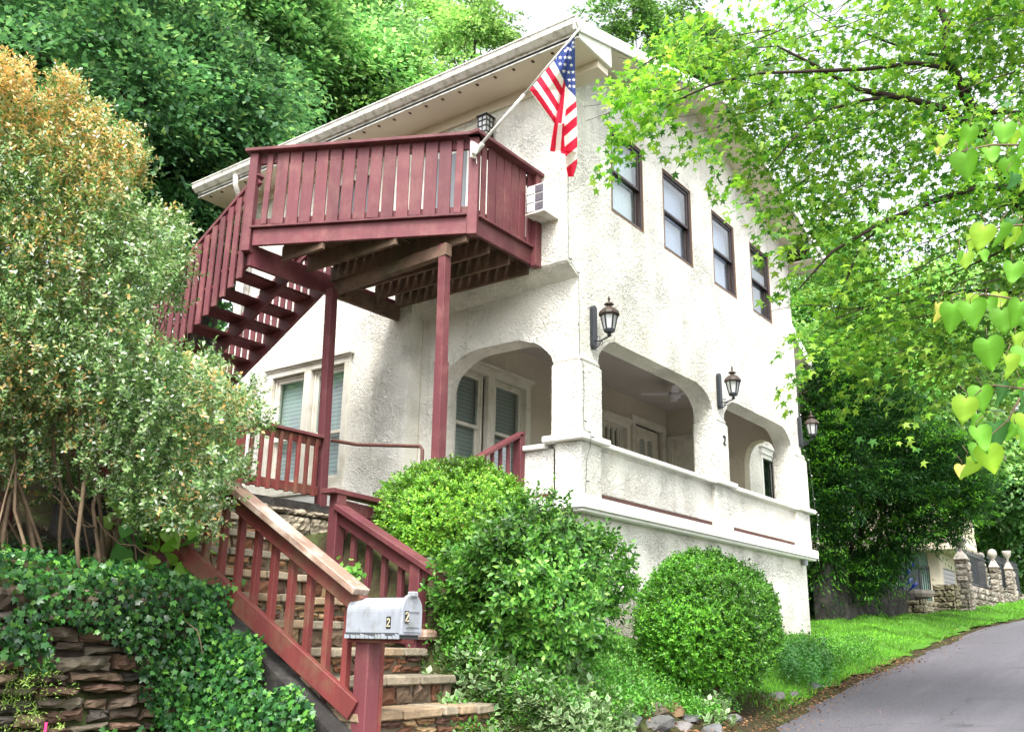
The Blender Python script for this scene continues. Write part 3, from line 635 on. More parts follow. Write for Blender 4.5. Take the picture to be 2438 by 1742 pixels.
def sash_window(a0, a1, z0, z1, org, U, Nn, fr, back, inset=.06, wd=.06, meet=.5, parent=None, name='window', gl=True, sw=.045):
    b = MB(); frame(b, a0, a1, z0, z1, wd, org, U, Nn, inset, inset+.12)
    f_ = b.build(name, fr, parent or house, bevel=.004)
    zm = lerp(z0, z1, meet)
    b = MB(); frame(b, a0+wd, a1-wd, zm-.02, z1-wd, sw, org, U, Nn, inset+.02, inset+.06); frame(b, a0+wd, a1-wd, z0+wd, zm+.03, sw, org, U, Nn, inset+.062, inset+.10); b.build('sash', fr, f_, bevel=.003)
    if back is not None:
        b = MB(); panel(b, a0+wd, a1-wd, z0+wd, z1-wd, org, U, Nn, inset+.13, .01); b.build('blind', back, f_)
    if gl:
        b = MB(); panel(b, a0+wd+sw, a1-wd-sw, zm, z1-wd-sw, org, U, Nn, inset+.035, .006); panel(b, a0+wd+sw, a1-wd-sw, z0+wd+sw, zm, org, U, Nn, inset+.078, .006); b.build('pane', M['glass'], f_)
    return f_
for i, (a, c) in enumerate(UW):
    sash_window(a, c, 5.26, 6.46, (0, Y0, 0), (1, 0, 0), (0, -1, 0), M['blackframe'], [M['curtain_white'], M['curtain'], M['curtain'], M['screen_dark']][i], .006, .034, .5, gl=True, sw=.038)
for a, c in UW:
    b = MB(); frame(b, a-.018, c+.018, 5.242, 6.478, .02, (0, Y0, 0), (1, 0, 0), (0, -1, 0), -.004, .03)
    b.build('window_edging', nmat('brown_edging', (.20, .12, .07), .7), house)
# side ground floor pair
def trim_pair(org, U, Nn, a0, a1, z0, z1, mid, mat, cor=True):
    b = MB(); frame(b, a0, a1, z0, z1, .11, org, U, Nn, -.03, .06)
    panel(b, mid-.07, mid+.07, z0+.11, z1-.11, org, U, Nn, -.03, .09)
    if cor: panel(b, a0-.05, a1+.05, z1, z1+.045, org, U, Nn, -.08, .085); panel(b, a0-.03, a1+.03, z1-.03, z1-.001, org, U, Nn, -.05, .018)
    panel(b, a0-.05, a1+.05, z0-.05, z0-.001, org, U, Nn, -.07, .08)
    return b.build('window_trim', mat, house, bevel=.005)
trim_pair((X0, 0, 0), (0, 1, 0), (-1, 0, 0), 8.96, 10.66, 1.86, 3.66, 9.80, M['trim'])
for a, c in ((9.08, 9.72), (9.88, 10.54)): sash_window(a, c, 1.98, 3.54, (X0, 0, 0), (0, 1, 0), (-1, 0, 0), M['trim'], M['blind'], .03, .03, .42)
# porch pair, barred window and door in the back wall
trim_pair((0, 7.90, 0), (1, 0, 0), (0, -1, 0), 9.18, 11.0, 1.94, 3.68, 10.05, M['trim'])
for a, c in ((9.30, 9.92), (10.18, 10.88)): sash_window(a, c, 2.05, 3.56, (0, 7.90, 0), (1, 0, 0), (0, -1, 0), M['trim'], M['blind_shade'], .03, .03, .5)
trim_pair((0, 7.90, 0), (1, 0, 0), (0, -1, 0), 12.94, 14.0, 2.1, 3.66, 12.95, M['trim'])
bw = sash_window(13.05, 13.88, 2.2, 3.56, (0, 7.90, 0), (1, 0, 0), (0, -1, 0), M['trim'], M['blind_shade'], .05, .03, .05)
b = MB()
for k in range(4): b.box(13.20+k*.155, 7.90+.03, 2.25, 13.235+k*.155, 7.90+.07, 3.52)
b.build('window_bar', M['trim'], bw)
b = MB(); frame(b, 14.08, 15.34, 1.3, 3.84, .12, (0, 7.9, 0), (1, 0, 0), (0, -1, 0), -.03, .04); b.build('door_trim', M['trim'], house, bevel=.005)
b = MB(); b.slab([(14.26, 1.52), (15.14, 1.52), (15.14, 3.69), (14.26, 3.69)], [arch(14.45, 14.67, 2.5, 3.42, 3.5, .1, 5, 0), arch(14.73, 14.95, 2.5, 3.42, 3.5, .1, 5, 0)], (0, 7.95, 0), (1, 0, 0), (0, 0, 1), (0, -1, 0), .04)
pd = b.build('door', M['trim'], house)
b = MB(); b.box(14.4, 7.995, 2.45, 15.0, 8.0, 3.55); b.build('door_glass', M['blind_shade'], pd)
b = MB(); b.box(14.2, 8.0, 1.5, 15.2, 8.12, 3.75); b.box(13.0, 8.06, 2.2, 13.9, 8.1, 3.6); b.build('dark_backing', M['dark'], house)
b = MB(); b.box(X1-.335, 7.22, 1.55, X1-.305, 7.78, 3.55); b.box(X1-.35, 7.12, 1.52, X1-.302, 7.22, 3.66); b.box(X1-.35, 7.78, 1.52, X1-.302, 7.88, 3.66); b.box(X1-.35, 7.22, 3.55, X1-.302, 7.78, 3.66); b.build('side_door', M['trim'], house)
b = MB(); b.box(X1-.352, 7.2, 1.55, X1-.33, 7.225, 3.56); b.box(11.25, 7.885, 2.35, 11.33, 7.899, 2.55); b.build('door_gap', M['dark'], house)
# upper side door and window behind the deck
b = MB(); frame(b, 1.40, 2.52, 4.3, 6.45, .11, (X0, Y0, 0), (0, 1, 0), (-1, 0, 0), -.02, .05); frame(b, 3.1, 4.2, 5.0, 6.4, .1, (X0, Y0, 0), (0, 1, 0), (-1, 0, 0), -.02, .05); b.build('door_trim', M['trim'], house, bevel=.004)
b = MB(); b.box(X0+.08, 7.0, 4.3, X0+.1, 7.92, 6.34); b.build('deck_door', M['white'], house)
b = MB(); b.box(X0+.07, 7.12, 4.6, X0+.078, 7.8, 6.2); b.box(X0+.08, 8.7, 5.1, X0+.1, 9.6, 6.3); b.build('dark_pane', M['screen_dark'], house)
# low wing on the far side
wing = MB(); wing.slab([(0, 0), (4.1, 0), (4.1, 4.6), (0, 6.2)], [rect(1.92, 2.62, 2.56, 3.58)], (X1-.14, 6.9, 0), (1, 0, 0), (0, 0, 1), (0, -1, 0), .2); wing.box(X1+3.76, 6.9, 0, X1+3.96, 11, 4.6)
wing.build('wing_wall', M['stucco'], house)
b = MB(); b.hexa([(X1, 6.2, 7.15), (20.4, 6.2, 4.6), (20.4, 11.5, 4.6), (X1, 11.5, 7.15), (X1, 6.2, 7.25), (20.4, 6.2, 4.7), (20.4, 11.5, 4.7), (X1, 11.5, 7.25)]); b.build('wing_roof', M['shingle'], house)
b = MB(); b.hexa([(X1, 6.17, 7.06), (20.45, 6.17, 4.5), (20.45, 6.198, 4.5), (X1, 6.198, 7.06), (X1, 6.17, 7.28), (20.45, 6.17, 4.72), (20.45, 6.198, 4.72), (X1, 6.198, 7.28)])
b.build('wing_rake_board', M['white'], house)
b = MB(); b.hexa([(X1, 6.2, 7.11), (20.4, 6.2, 4.56), (20.4, 6.9, 4.56), (X1, 6.9, 7.11), (X1, 6.2, 7.145), (20.4, 6.2, 4.595), (20.4, 6.9, 4.595), (X1, 6.9, 7.145)]); b.build('wing_soffit', M['soffit'], house)
sash_window(17.46, 18.18, 2.6, 3.6, (0, 6.9, 0), (1, 0, 0), (0, -1, 0), M['blackframe'], M['dark'], .0, .05, .12, gl=True)
b = MB(); panel(b, 17.4, 18.24, 3.6, 3.72, (0, 6.9, 0), (1, 0, 0), (0, -1, 0), -.05, .05); panel(b, 17.35, 18.29, 3.72, 3.76, (0, 6.9, 0), (1, 0, 0), (0, -1, 0), -.09, .09); frame(b, 17.42, 18.22, 2.5, 3.6, .08, (0, 6.9, 0), (1, 0, 0), (0, -1, 0), -.02, .02); b.build('window_trim', M['white'], house)
b = MB(); b.tube([(X1+.07, Y0+.16, 4.75), (X1+.07, Y0+.16, 5.0), (X1+.02, Y0+.2, 5.06), (X1-.05, Y0+.3, 5.06)], .028, 8); b.tube([(X1+.07, Y0+.16, 4.75), (X1+.10, Y0+.16, 4.4), (X1+.02, Y0+.1, 4.2)], .028, 8); b.build('vent_pipe', M['gutter'], house, smooth=True)
# house number on the middle pier, drawn as a bent bar
def numeral2(org, U, V, Nn, h, thk, dep, mats, name='numeral', parent=None):
    org, U, V, Nn = [np.array(a, float) for a in (org, U, V, Nn)]
    c = [(-.26, .32), (-.2, .44), (-.02, .5), (.18, .45), (.26, .3), (.2, .12), (.02, -.1), (-.18, -.3), (-.28, -.44), (-.1, -.42), (.1, -.46), (.3, -.42)]
    b = MB()
    P = [org+U*a*h*.8+V*z*h for a, z in c]
    for p, q in zip(P[:-1], P[1:]):
        d = (q-p)/np.linalg.norm(q-p); b.beam(p-d*thk*.3, q+d*thk*.3, thk, dep, up=Nn)
    return b.build(name, mats, parent)
hn = numeral2((12.40, Y0-.056, 2.80), (1, 0, 0), (0, 0, 1), (0, -1, 0), .13, .022, .014, M['iron'], 'house_number')
tag(hn, 'black metal numeral 2 on the middle porch pillar', 'house number')
# ceiling fan
fan_ = thing('ceiling_fan', (13.6, 6.8, 4.16), 'small pale ceiling fan under the porch ceiling', 'fan')
b = MB(); b.lathe((13.6, 6.8, 3.92), [(.05, -.06), (.1, -.03), (.1, .05), (.03, .07), (.02, .24)], 14); b.build('motor', M['fanw'], fan_, smooth=True)
for k in range(4):
    a = .5+k*math.pi/2; d = np.array([math.cos(a), math.sin(a), 0]); b = MB(); b.beam(np.array([13.6, 6.8, 3.95])+d*.1, np.array([13.6, 6.8, 3.955])+d*.55, .12, .012); b.build('blade', M['fanw'], fan_)

xs = np.arange(8.6, 60, .3); b = MB(); NC = 14
for i, x in enumerate(xs):
    for j in range(NC+1):
        y0 = edge(x)+.10+.07*math.sin(x*5.1)+.05*math.sin(x*13.)+max(0, 11.5-x)*.3; y = lerp(y0, 6.6 if x > 15.9 else 5.47, j/NC) if y0 < 5.4 else y0
        b.v.append((x, y, float(ground(x, y))+.014)); b.c.append((1, 1, 1))
for i in range(len(xs)-1):
    for j in range(NC): a = i*(NC+1)+j; b.f.append((a, a+NC+1, a+NC+2, a+1)); b.m.append(0)
b.build('lawn', nmat('lawn_green', (.07, .19, .02), .9, .1, .35, 14, .6, 60, col2=(.05, .13, .02), mixscale=3, bdist=.02), smooth=True, kind='structure')
# ------------------------------------------------------------------ upper deck
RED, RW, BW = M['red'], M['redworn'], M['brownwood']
DC = np.array([7.17, 5.96]); DL = np.array([6.02, 8.24]); ZF = 4.40     # corner, left end, deck floor
dk = thing('wooden_deck', (7.2, 7.0, ZF), 'oxblood red upper deck with board railing jutting from the cream side wall', 'deck')
fd = (DL-DC); FL = np.linalg.norm(fd); fd = fd/FL; fn = np.array([-fd[1]*-1, fd[0]*-1])      # outward normal of the long front
fn = np.array([fd[1], -fd[0]]);
if fn[0] > 0: fn = -fn
def P3(p2, z): return np.array([p2[0], p2[1], z])
def wpart(name, f, mat=RED, parent=dk, bev=.004, **k):
    b = MB(); f(b); return b.build(name, mat, parent, bevel=bev, **k)
# posts
wpart('corner_post', lambda b: b.beam(P3(DC-fd*.02, 4.19), P3(DC-fd*.02, 5.36), .11, .11, up=(*fn, 0)))
wpart('corner_post', lambda b: b.beam(P3(DL+fd*.03+fn*.01, 4.14), P3(DL+fd*.03+fn*.01, 5.36), .10, .10, up=(*fn, 0)))
wpart('corner_post', lambda b: b.box(8.24, 5.85, 4.19, 8.355, 5.95, 5.37))
# caps
wpart('handrail', lambda b: b.beam(P3(DC-fd*.10+fn*.03, 5.385), P3(DL+fd*.13+fn*.03, 5.385), .16, .042), bev=.006)
wpart('handrail', lambda b: b.beam((7.06, 5.89, 5.385), (8.36, 5.89, 5.385), .15, .042))
wpart('back_rail', lambda b: b.beam(P3(DC-fn*.03, 5.30), P3(DL-fn*.03, 5.30), .04, .10))
wpart('back_rail', lambda b: b.beam(P3(DC-fn*.03, 4.50), P3(DL-fn*.03, 4.50), .04, .10))
wpart('back_rail', lambda b: b.beam((7.2, 5.98, 5.30), (8.3, 5.98, 5.30), .04, .10))
wpart('back_rail', lambda b: b.beam((7.2, 5.98, 4.50), (8.3, 5.98, 4.50), .04, .10))
# picket boards on the long front
NP = 15; sp = (FL-.14)/NP
for k in range(NP):
    c = .07+sp*(k+.5); wd = sp-.022 if k not in (NP-1,) else sp*.42
    if k == 0: wd = sp*.5
    a = DC+fd*c+fn*.012; j = random.uniform(-.006, .006)
    wpart('picket', lambda b: b.beam(P3(a+fd*j*1.6, 4.455+j*2), P3(a-fd*j, 5.362), wd, .022, up=(*fn, 0)), bev=.003)
NP2 = 7; sp2 = 1.02/NP2
for k in range(NP2):
    x = 7.25+sp2*(k+.5); wd = sp2-.016 if k not in (0, NP2-1) else sp2*.55
    j = random.uniform(-.005, .005)
    wpart('picket', lambda b: b.beam((x+j, 5.925, 4.455), (x, 5.925, 5.362), wd, .022, up=(0, -1, 0)), bev=.003)
# rim
wpart('rim_board', lambda b: b.beam(P3(DC+fn*.0+fd*.04, 4.31), P3(DL+fn*.0-fd*.03, 4.31), .045, .20))
wpart('rim_board', lambda b: b.beam((7.2, 5.94, 4.31), (8.25, 5.94, 4.31), .045, .20))
wpart('ledge_strip', lambda b: b.beam(P3(DC+fn*.025+fd*.05, 4.425), P3(DL+fn*.025, 4.425), .09, .026))
wpart('ledge_strip', lambda b: b.beam((7.22, 5.915, 4.425), (8.25, 5.915, 4.425), .08, .026))
wpart('side_beam', lambda b: b.beam((6.04, 8.27, 4.12), (8.355, 8.18, 4.12), .05, .26))
def yf(x): return 5.98 if x > 7.15 else 5.98+(7.15-x)/1.15*2.28
for x in (6.42, 6.80, 7.18, 7.56, 7.94, 8.31):
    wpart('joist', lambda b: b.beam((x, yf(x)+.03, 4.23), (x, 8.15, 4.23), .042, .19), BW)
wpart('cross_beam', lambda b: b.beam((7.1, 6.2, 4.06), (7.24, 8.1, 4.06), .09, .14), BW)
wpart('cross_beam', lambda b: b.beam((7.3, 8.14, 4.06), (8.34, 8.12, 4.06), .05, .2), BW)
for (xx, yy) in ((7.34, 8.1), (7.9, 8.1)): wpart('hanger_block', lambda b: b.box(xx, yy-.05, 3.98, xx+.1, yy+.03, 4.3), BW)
y = 6.02
b = MB()
while y < 8.15:
    xl = 7.15-(y-5.96)/2.28*1.15+.03 if y > 5.98 else 7.2
    b.box(xl, y, 4.332, 8.34, y+.125, 4.368); y += .142
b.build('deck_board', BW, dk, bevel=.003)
# posts down to the ground
wpart('support_post', lambda b: b.beam((7.12, 8.06, 4.0), (7.20, 8.07, 1.40), .105, .105, up=(1, 0, 0)))
wpart('support_post', lambda b: b.beam((7.11, 6.27, 4.14), (7.16, 6.30, 2.82), .10, .10, up=(1, 0, 0)))
wpart('support_post', lambda b: b.beam((7.165, 6.30, 2.82), (7.20, 6.32, .7), .105, .12, up=(1, 0, 0)))
# rusty pipe rail
pr_ = thing('pipe_rail', (7.2, 7.2, 1.4), 'thin rusty pipe handrail running from the deck post along the side wall', 'handrail')
b = MB(); b.tube([on(790, 1048, 1, 8.0), on(850, 1058, 0, 7.3), on(1000, 1062, 0, 7.2), on(1006, 1070, 0, 7.2), on(1006, 1070, 0, 7.2)-np.array([0, 0, .9])], .02, 8); b.build('pipe', M['rust'], pr_, smooth=True)

# ------------------------------------------------------------------ deck stair
ds = thing('deck_stairs', (6.65, 10.0, 2.4), 'open red wooden stairs dropping from the deck toward the left', 'stairs')
D0 = np.array([0, 8.27, 4.33]); TR, TZ, NT = .27, .163, 12
for x in (6.09, 6.66, 7.21):
    b = MB(); pts = []
    for k in range(NT+1):
        y = D0[1]+k*TR; z = D0[2]-k*TZ; pts += [(y, z), (y+TR, z)] if k < NT else []
    top = pts; y0, z0 = pts[0]; y1, z1 = pts[-1]
    low = [(y1+.02, z1-.37), (y0+.20, z0-.37), (y0, z0-.25)]
    if x == 6.66: low = [(y1, z1-.39), (y0+.2, z0-.39), (y0, z0-.25)]
    loop = [(a, c) for a, c in top]+low; n = len(loop)
    b.slab([(a, c-TZ-.002) if i < len(top) else (a, c-.02) for i, (a, c) in enumerate(loop)], [], (x-.022, 0, 0), (0, 1, 0), (0, 0, 1), (-1, 0, 0), .044)
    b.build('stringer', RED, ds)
for k in range(NT):
    y = D0[1]+k*TR; z = D0[2]-(k+1)*TZ
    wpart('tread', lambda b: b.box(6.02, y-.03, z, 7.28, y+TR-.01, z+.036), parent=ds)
for x in (6.04, 7.27):
    a = np.array([x, 8.20, 5.10]); c = np.array([x, 11.5, 5.10-3.3*TZ/TR])
    wpart('handrail', lambda b: b.beam(a, c, .10, .045, plumb=False), parent=ds)
    wpart('back_rail', lambda b: b.beam(a-[0, 0, .07], c-[0, 0, .07], .04, .09), parent=ds)
    nb = 23
    for k in range(nb):
        y = 8.36+k*.138; zt = 5.06-(y-8.2)*TZ/TR; zb = zt-(1.12 if x < 7 else .80)
        wpart('baluster', lambda b: b.beam((x-.035*(1 if x < 7 else -1), y, zb), (x-.035*(1 if x < 7 else -1), y, zt), .022 if False else .085, .024, up=(1, 0, 0)), parent=ds, bev=.003)
wpart('landing', lambda b: b.box(5.0, 11.5, 2.30, 7.5, 12.6, 2.38), parent=ds)
for (x, y) in ((6.04, 11.5), (7.27, 11.5), (5.05, 11.5)):
    wpart('support_post', lambda b: b.box(x-.05, y-.05, float(ground(x, y))-.2, x+.05, y+.05, 3.35), parent=ds)

# ------------------------------------------------------------------ railings round the steps
def railing(name, label, x, ya, yb, zslope, ztop, group, posts, nb, topmat=RED, botmat=RW, h=.64, wtop=.145, xoff=(0, 0), over=(.0, .0), bw=.042):
    """sloping balustrade along y; ztop = height of the top rail at ya"""
    r = thing(name, (x, ya, ztop-1), label, 'railing', group)
    f = lambda y: (x+lerp(xoff[0], xoff[1], (y-ya)/(yb-ya)), ztop+(y-ya)*zslope)
    def pt(y, dz=0): xx, z = f(y); return np.array([xx, y, z+dz])
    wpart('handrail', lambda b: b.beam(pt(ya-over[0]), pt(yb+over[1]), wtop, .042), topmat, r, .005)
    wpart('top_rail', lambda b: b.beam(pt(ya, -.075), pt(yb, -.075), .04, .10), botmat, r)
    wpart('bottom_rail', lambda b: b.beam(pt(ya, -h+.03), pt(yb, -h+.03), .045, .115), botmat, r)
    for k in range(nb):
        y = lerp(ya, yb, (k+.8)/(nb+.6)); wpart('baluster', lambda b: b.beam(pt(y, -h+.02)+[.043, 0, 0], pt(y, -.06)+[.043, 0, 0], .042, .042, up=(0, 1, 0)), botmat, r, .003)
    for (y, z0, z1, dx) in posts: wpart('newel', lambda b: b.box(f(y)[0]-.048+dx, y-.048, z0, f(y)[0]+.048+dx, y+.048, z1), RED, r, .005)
    return r
# near left railing: top rail passes (855,1415) and (541,1149)
PA = at(855, 1404, 5.3); PB = at(541, 1146, 5.97)
sl = (PB[2]-PA[2])/(PB[1]-PA[1])
ya, yb = PA[1]-.02, PA[1]+3.2
nl = railing('stair_railing', 'long weathered red railing nearest the camera, faded on top with painted sky shine, ending at the mailbox', PA[0], ya, yb, sl, PA[2]+sl*(ya-PA[1]), 'red wooden stair railings', [(yb, .6, 2.3, 0), (PA[1]+1.62, .1, 1.25, .05)], 22, topmat=M['redtop'], xoff=(0, (PB[0]-PA[0])/(PB[1]-PA[1])*3.22), h=.66)
mp = on(885, 1520, 1, PA[1]-.02)
wpart('newel', lambda b: b.box(PA[0]+.0, PA[1]-.10, -1.35, PA[0]+.105, PA[1]+.005, mp[2]+.03), RED, nl, .006)
wpart('newel', lambda b: b.box(PA[0]+.105, PA[1]-.095, -1.35, PA[0]+.14, PA[1]+.0, mp[2]+.03), RW, nl, .004)
wpart('newel', lambda b: b.box(SX1+.02, PA[1]-.2, -.9, SX1+.1, PA[1]-.1, -.3), RED, nl) if False else None
# upper continuation behind the shrub
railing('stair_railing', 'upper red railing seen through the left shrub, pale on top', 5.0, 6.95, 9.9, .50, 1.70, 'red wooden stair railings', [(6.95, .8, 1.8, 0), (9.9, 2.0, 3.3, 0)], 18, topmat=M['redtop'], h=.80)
# right hand railing
SRR = (on(810, 1207, 0, 5.06), on(1072, 1383, 0, 5.06)); yt, yl = SRR[0][1], SRR[1][1]; s2 = (SRR[0][2]-SRR[1][2])/(yt-yl)
rr = railing('stair_railing', 'short sloping red railing right of the stone steps, cap overhanging its lower post', 5.06, yl+.20, yt, s2, SRR[1][2]+s2*.20, 'red wooden stair railings', [(yl+.30, -.45, SRR[1][2]+s2*.30-.03, 0), (yt+.03, .1, SRR[0][2]+.10, 0)], 5, topmat=RED, botmat=RED, h=.60, over=(.20, 0), wtop=.14)
wpart('post_cap', lambda b: b.beam((4.95, yt+.04, SRR[0][2]+.12), (5.55, yt+.06, SRR[0][2]+.10), .14, .04), RED, rr)
wpart('side_rail', lambda b: b.beam((5.06, yt+.05, SRR[0][2]+.02), (5.9, yt+.08, SRR[0][2]-.02), .04, .1), RED, rr)
for k in range(5): wpart('baluster', lambda b: b.box(5.16+k*.14, yt+.03, .25, 5.2+k*.14, yt+.07, SRR[0][2]+.05), RED, rr, .003)
q = on(1000, 1515, 0, 5.06)
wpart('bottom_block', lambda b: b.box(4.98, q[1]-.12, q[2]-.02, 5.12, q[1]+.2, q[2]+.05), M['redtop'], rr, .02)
# level balustrade on the terrace below the side windows
tb = thing('terrace_balustrade', (6.3, 8.06, 1.42), 'level red balustrade on the stone terrace in front of the side windows', 'balustrade')
wpart('handrail', lambda b: b.beam((5.05, 8.06, 2.185), (7.12, 8.05, 2.185), .12, .035), RED, tb)
wpart('top_rail', lambda b: b.beam((5.05, 8.07, 2.12), (7.12, 8.06, 2.12), .04, .09), RW, tb)
wpart('bottom_rail', lambda b: b.beam((5.05, 8.07, 1.57), (7.12, 8.06, 1.57), .04, .10), RW, tb)
for k in range(16):
    x = 5.12+k*.128; wpart('baluster', lambda b: b.beam((x, 8.03, 1.50+.0), (x, 8.03, 2.15), .043, .036, up=(0, -1, 0)), RW, tb, .003)
for x in (5.05, 6.0): wpart('newel', lambda b: b.box(x-.05, 8.0, 1.4, x+.05, 8.1, 2.2), RW, tb)
# porch steps rail
pq = thing('stair_railing', (8.0, 6.3, 1.0), 'small red railing climbing to the porch parapet above the round shrub', 'railing', 'red wooden stair railings')
a, c = on(1242, 1031, 1, 6.28), on(1090, 1115, 1, 6.28)
wpart('handrail', lambda b: b.beam(a, c, .12, .04), RED, pq)
for k in range(7):
    t = .06+k*.13; p = lerp(a, c, t); wpart('baluster', lambda b: b.beam(p-[0, -.03, .03], p-[0, -.03, .72], .038, .038, up=(0, 1, 0)), RED, pq, .003)
wpart('newel', lambda b: b.box(a[0]-.10, 6.22, 1.0, a[0]-.01, 6.33, a[2]-.03), RED, pq)
wpart('bottom_rail', lambda b: b.beam(a-[0, 0, .62], c-[0, 0, .62], .04, .09), RED, pq)
b = MB()
for k in range(4): b.box(7.5+k*.25, 6.4, .6, 8.6, 7.6, .95+k*.15)
tag(b.build('porch_steps', M['limestone']), 'pale steps going up into the side arch of the porch', 'steps')

# ------------------------------------------------------------------ mailbox
mbx = thing('mailbox', (PA[0]+.02, PA[1]-.1, mp[2]+.03), 'weathered silver grey mailbox with peeling bottom edge and black number plates, on the red post', 'mailbox')
zb_ = mp[2]+.022
ax = _unit(np.array([[.05, -1.0, .0]]))[0]; sx = _unit(np.cross(ax, [[0, 0, 1.]]))[0]; upv = np.cross(sx, ax)
cen = np.array([PA[0]+.035, PA[1]-.15, zb_])
def prof(wd, h, n=9): return [(-wd/2, 0)]+[(-wd/2*math.cos(t), h-wd/2+wd/2*math.sin(t)) for t in np.linspace(0, math.pi, n*2)]+[(wd/2, 0)]
def extr(b, pr, a0, a1, mi=0):
    n = len(pr); vs = [cen+sx*p+upv*q+ax*a0 for p, q in pr]+[cen+sx*p+upv*q+ax*a1 for p, q in pr]
    b.add(vs, [tuple(range(n)), tuple(range(2*n-1, n-1, -1))]+[(i, (i+1) % n, (i+1) % n+n, i+n) for i in range(n)], mi)
b = MB(); extr(b, prof(.155, .20), -.19, .205); b.build('box_body', M['mail'], mbx, bevel=.003)
b = MB(); extr(b, prof(.172, .218), .203, .226); dr = b.build('box_door', M['mail'], mbx, bevel=.004)
b = MB()
for (p, q, p2, q2) in ((-.055, .125, .055, .125), (-.055, .045, .055, .045), (-.055, .045, -.055, .125), (.055, .045, .055, .125), (-.07, .02, .07, .02), (-.03, .2, .03, .2)):
    b.beam(cen+sx*p+upv*q+ax*.228, cen+sx*p2+upv*q2+ax*.228, .006, .006)
b.build('door_rib', M['mail'], dr)
b = MB(); b.beam(cen+upv*.216+ax*.2, cen+upv*.216+ax*.245, .045, .03, up=upv); b.build('door_latch', M['mail'], dr, bevel=.006)
b = MB(); extr(b, [(-.081, -.018), (-.081, .012), (.081, .012), (.081, -.018)], -.185, .203); b.build('box_base', M['mailbare'], mbx)
b = MB(); rp = random.Random(4)
for sgn in (-1, 1):
    x = -.19
    while x < .18:
        x1 = x+rp.uniform(.01, .04); h = rp.uniform(.012, .03)
        b.hexa([cen+sx*sgn*.0822+ax*x-upv*.02, cen+sx*sgn*.0822+ax*x1-upv*.02, cen+sx*sgn*.0842+ax*x1-upv*.02, cen+sx*sgn*.0842+ax*x-upv*.02,
                cen+sx*sgn*.0822+ax*x+upv*(h-.02), cen+sx*sgn*.0822+ax*x1+upv*(h*.8-.02), cen+sx*sgn*.0842+ax*x1+upv*(h*.8-.02), cen+sx*sgn*.0842+ax*x+upv*(h-.02)]); x = x1+rp.uniform(0, .012)
b.build('peeling_paint', M['mail'], mbx)
sd_ = 1 if np.dot(sx, -CF) > 0 else -1
b = MB(); b.beam(cen+sx*sd_*.0785+upv*.033+ax*.125, cen+sx*sd_*.0785+upv*.097+ax*.125, .032, .002, up=sx); b.build('number_plate', M['black'], mbx)
numeral2(cen+sx*sd_*.0802+upv*.065+ax*.125, ax*-1 if np.dot(ax, CR) < 0 else ax, upv, sx*sd_, .042, .006, .002, M['gold'], 'numeral', mbx)
pd_ = -.052 if np.dot(sx, CR) > 0 else .052
b = MB(); b.beam(cen+ax*.2305+sx*pd_+upv*.063, cen+ax*.2305+sx*pd_+upv*.128, .030, .002, up=ax); b.build('number_plate', M['black'], mbx)
numeral2(cen+ax*.2325+sx*pd_+upv*.095, sx if np.dot(sx, CR) > 0 else -sx, upv, ax, .048, .007, .002, M['gold'], 'numeral', mbx)
b = MB(); b.beam(cen-ax*.2+upv*-.03, cen+ax*.2+upv*-.03, .10, .022, up=upv); b.build('mounting_board', RW, mbx)

# ------------------------------------------------------------------ flag
fl = thing('flagpole', (7.13, 5.88, 5.2), 'white pole angled from the deck corner, holding the striped flag', 'flagpole')
B0 = np.array([7.12, 5.86, 5.17]); T0 = at(1396, 50, 9.5)
b = MB(); b.tube([B0+[-.01, -.02, .02], lerp(B0, T0, .45)], .017, 10); b.tube([lerp(B0, T0, .44), lerp(B0, T0, .995)], .013, 10); b.lathe(T0, [(.012, -.01), (.02, .0), (.014, .02), (0.004, .03)], 8); b.build('pole', M['white'], fl, smooth=True)
b = MB(); b.beam((7.09, 5.895, 5.07), (7.09, 5.895, 5.27), .07, .02, up=(-.3, -1, 0)); d = (T0-B0)/np.linalg.norm(T0-B0); b.tube([B0-d*.07, B0+d*.10], .03, 8); b.beam((7.07, 5.87, 5.10), (7.11, 5.85, 5.22), .05, .05); b.build('bracket', M['white'], fl, bevel=.006)
b = MB(); b.tube([(7.13, 5.88, 5.1), (7.18, 5.90, 4.9), (7.2, 5.905, 4.5)], .006, 5); b.build('cord', M['white'], fl)
Z2 = lambda x, y: (980+x/2.498, 30+y/2.498)
def inpoly(x, y, P):
    c = False; n = len(P); j = n-1
    for i in range(n):
        if (P[i][1] > y) != (P[j][1] > y) and x < (P[j][0]-P[i][0])*(y-P[i][1])/(P[j][1]-P[i][1])+P[i][0]: c = not c
        j = i
    return c
RD, WH, BLU = (.60, .015, .05), (.80, .78, .80), (.045, .07, .26)
left = [(965, 135), (905, 205), (845, 290), (772, 375), (700, 460), (770, 560), (848, 662), (836, 735), (822, 825)]       # zoom coords, top to bottom
right = [(968, 135), (972, 200), (972, 300), (973, 400), (976, 500), (983, 600), (985, 730), (985, 830), (985, 900), (962, 977)]
ly = [p[1] for p in left]; lx = [p[0] for p in left]; ry = [p[1] for p in right]; rx_ = [p[0] for p in right]
def lft(y): return np.interp(y, ly, lx) if y <= 825 else np.interp(y, [825, 842, 843, 900, 977], [822, 905, 914, 915, 930])
def rgt(y): return np.interp(y, ry, rx_)
def fold(y): return np.interp(y, [135, 200, 400, 660, 835], [960, 938, 905, 853, 850])
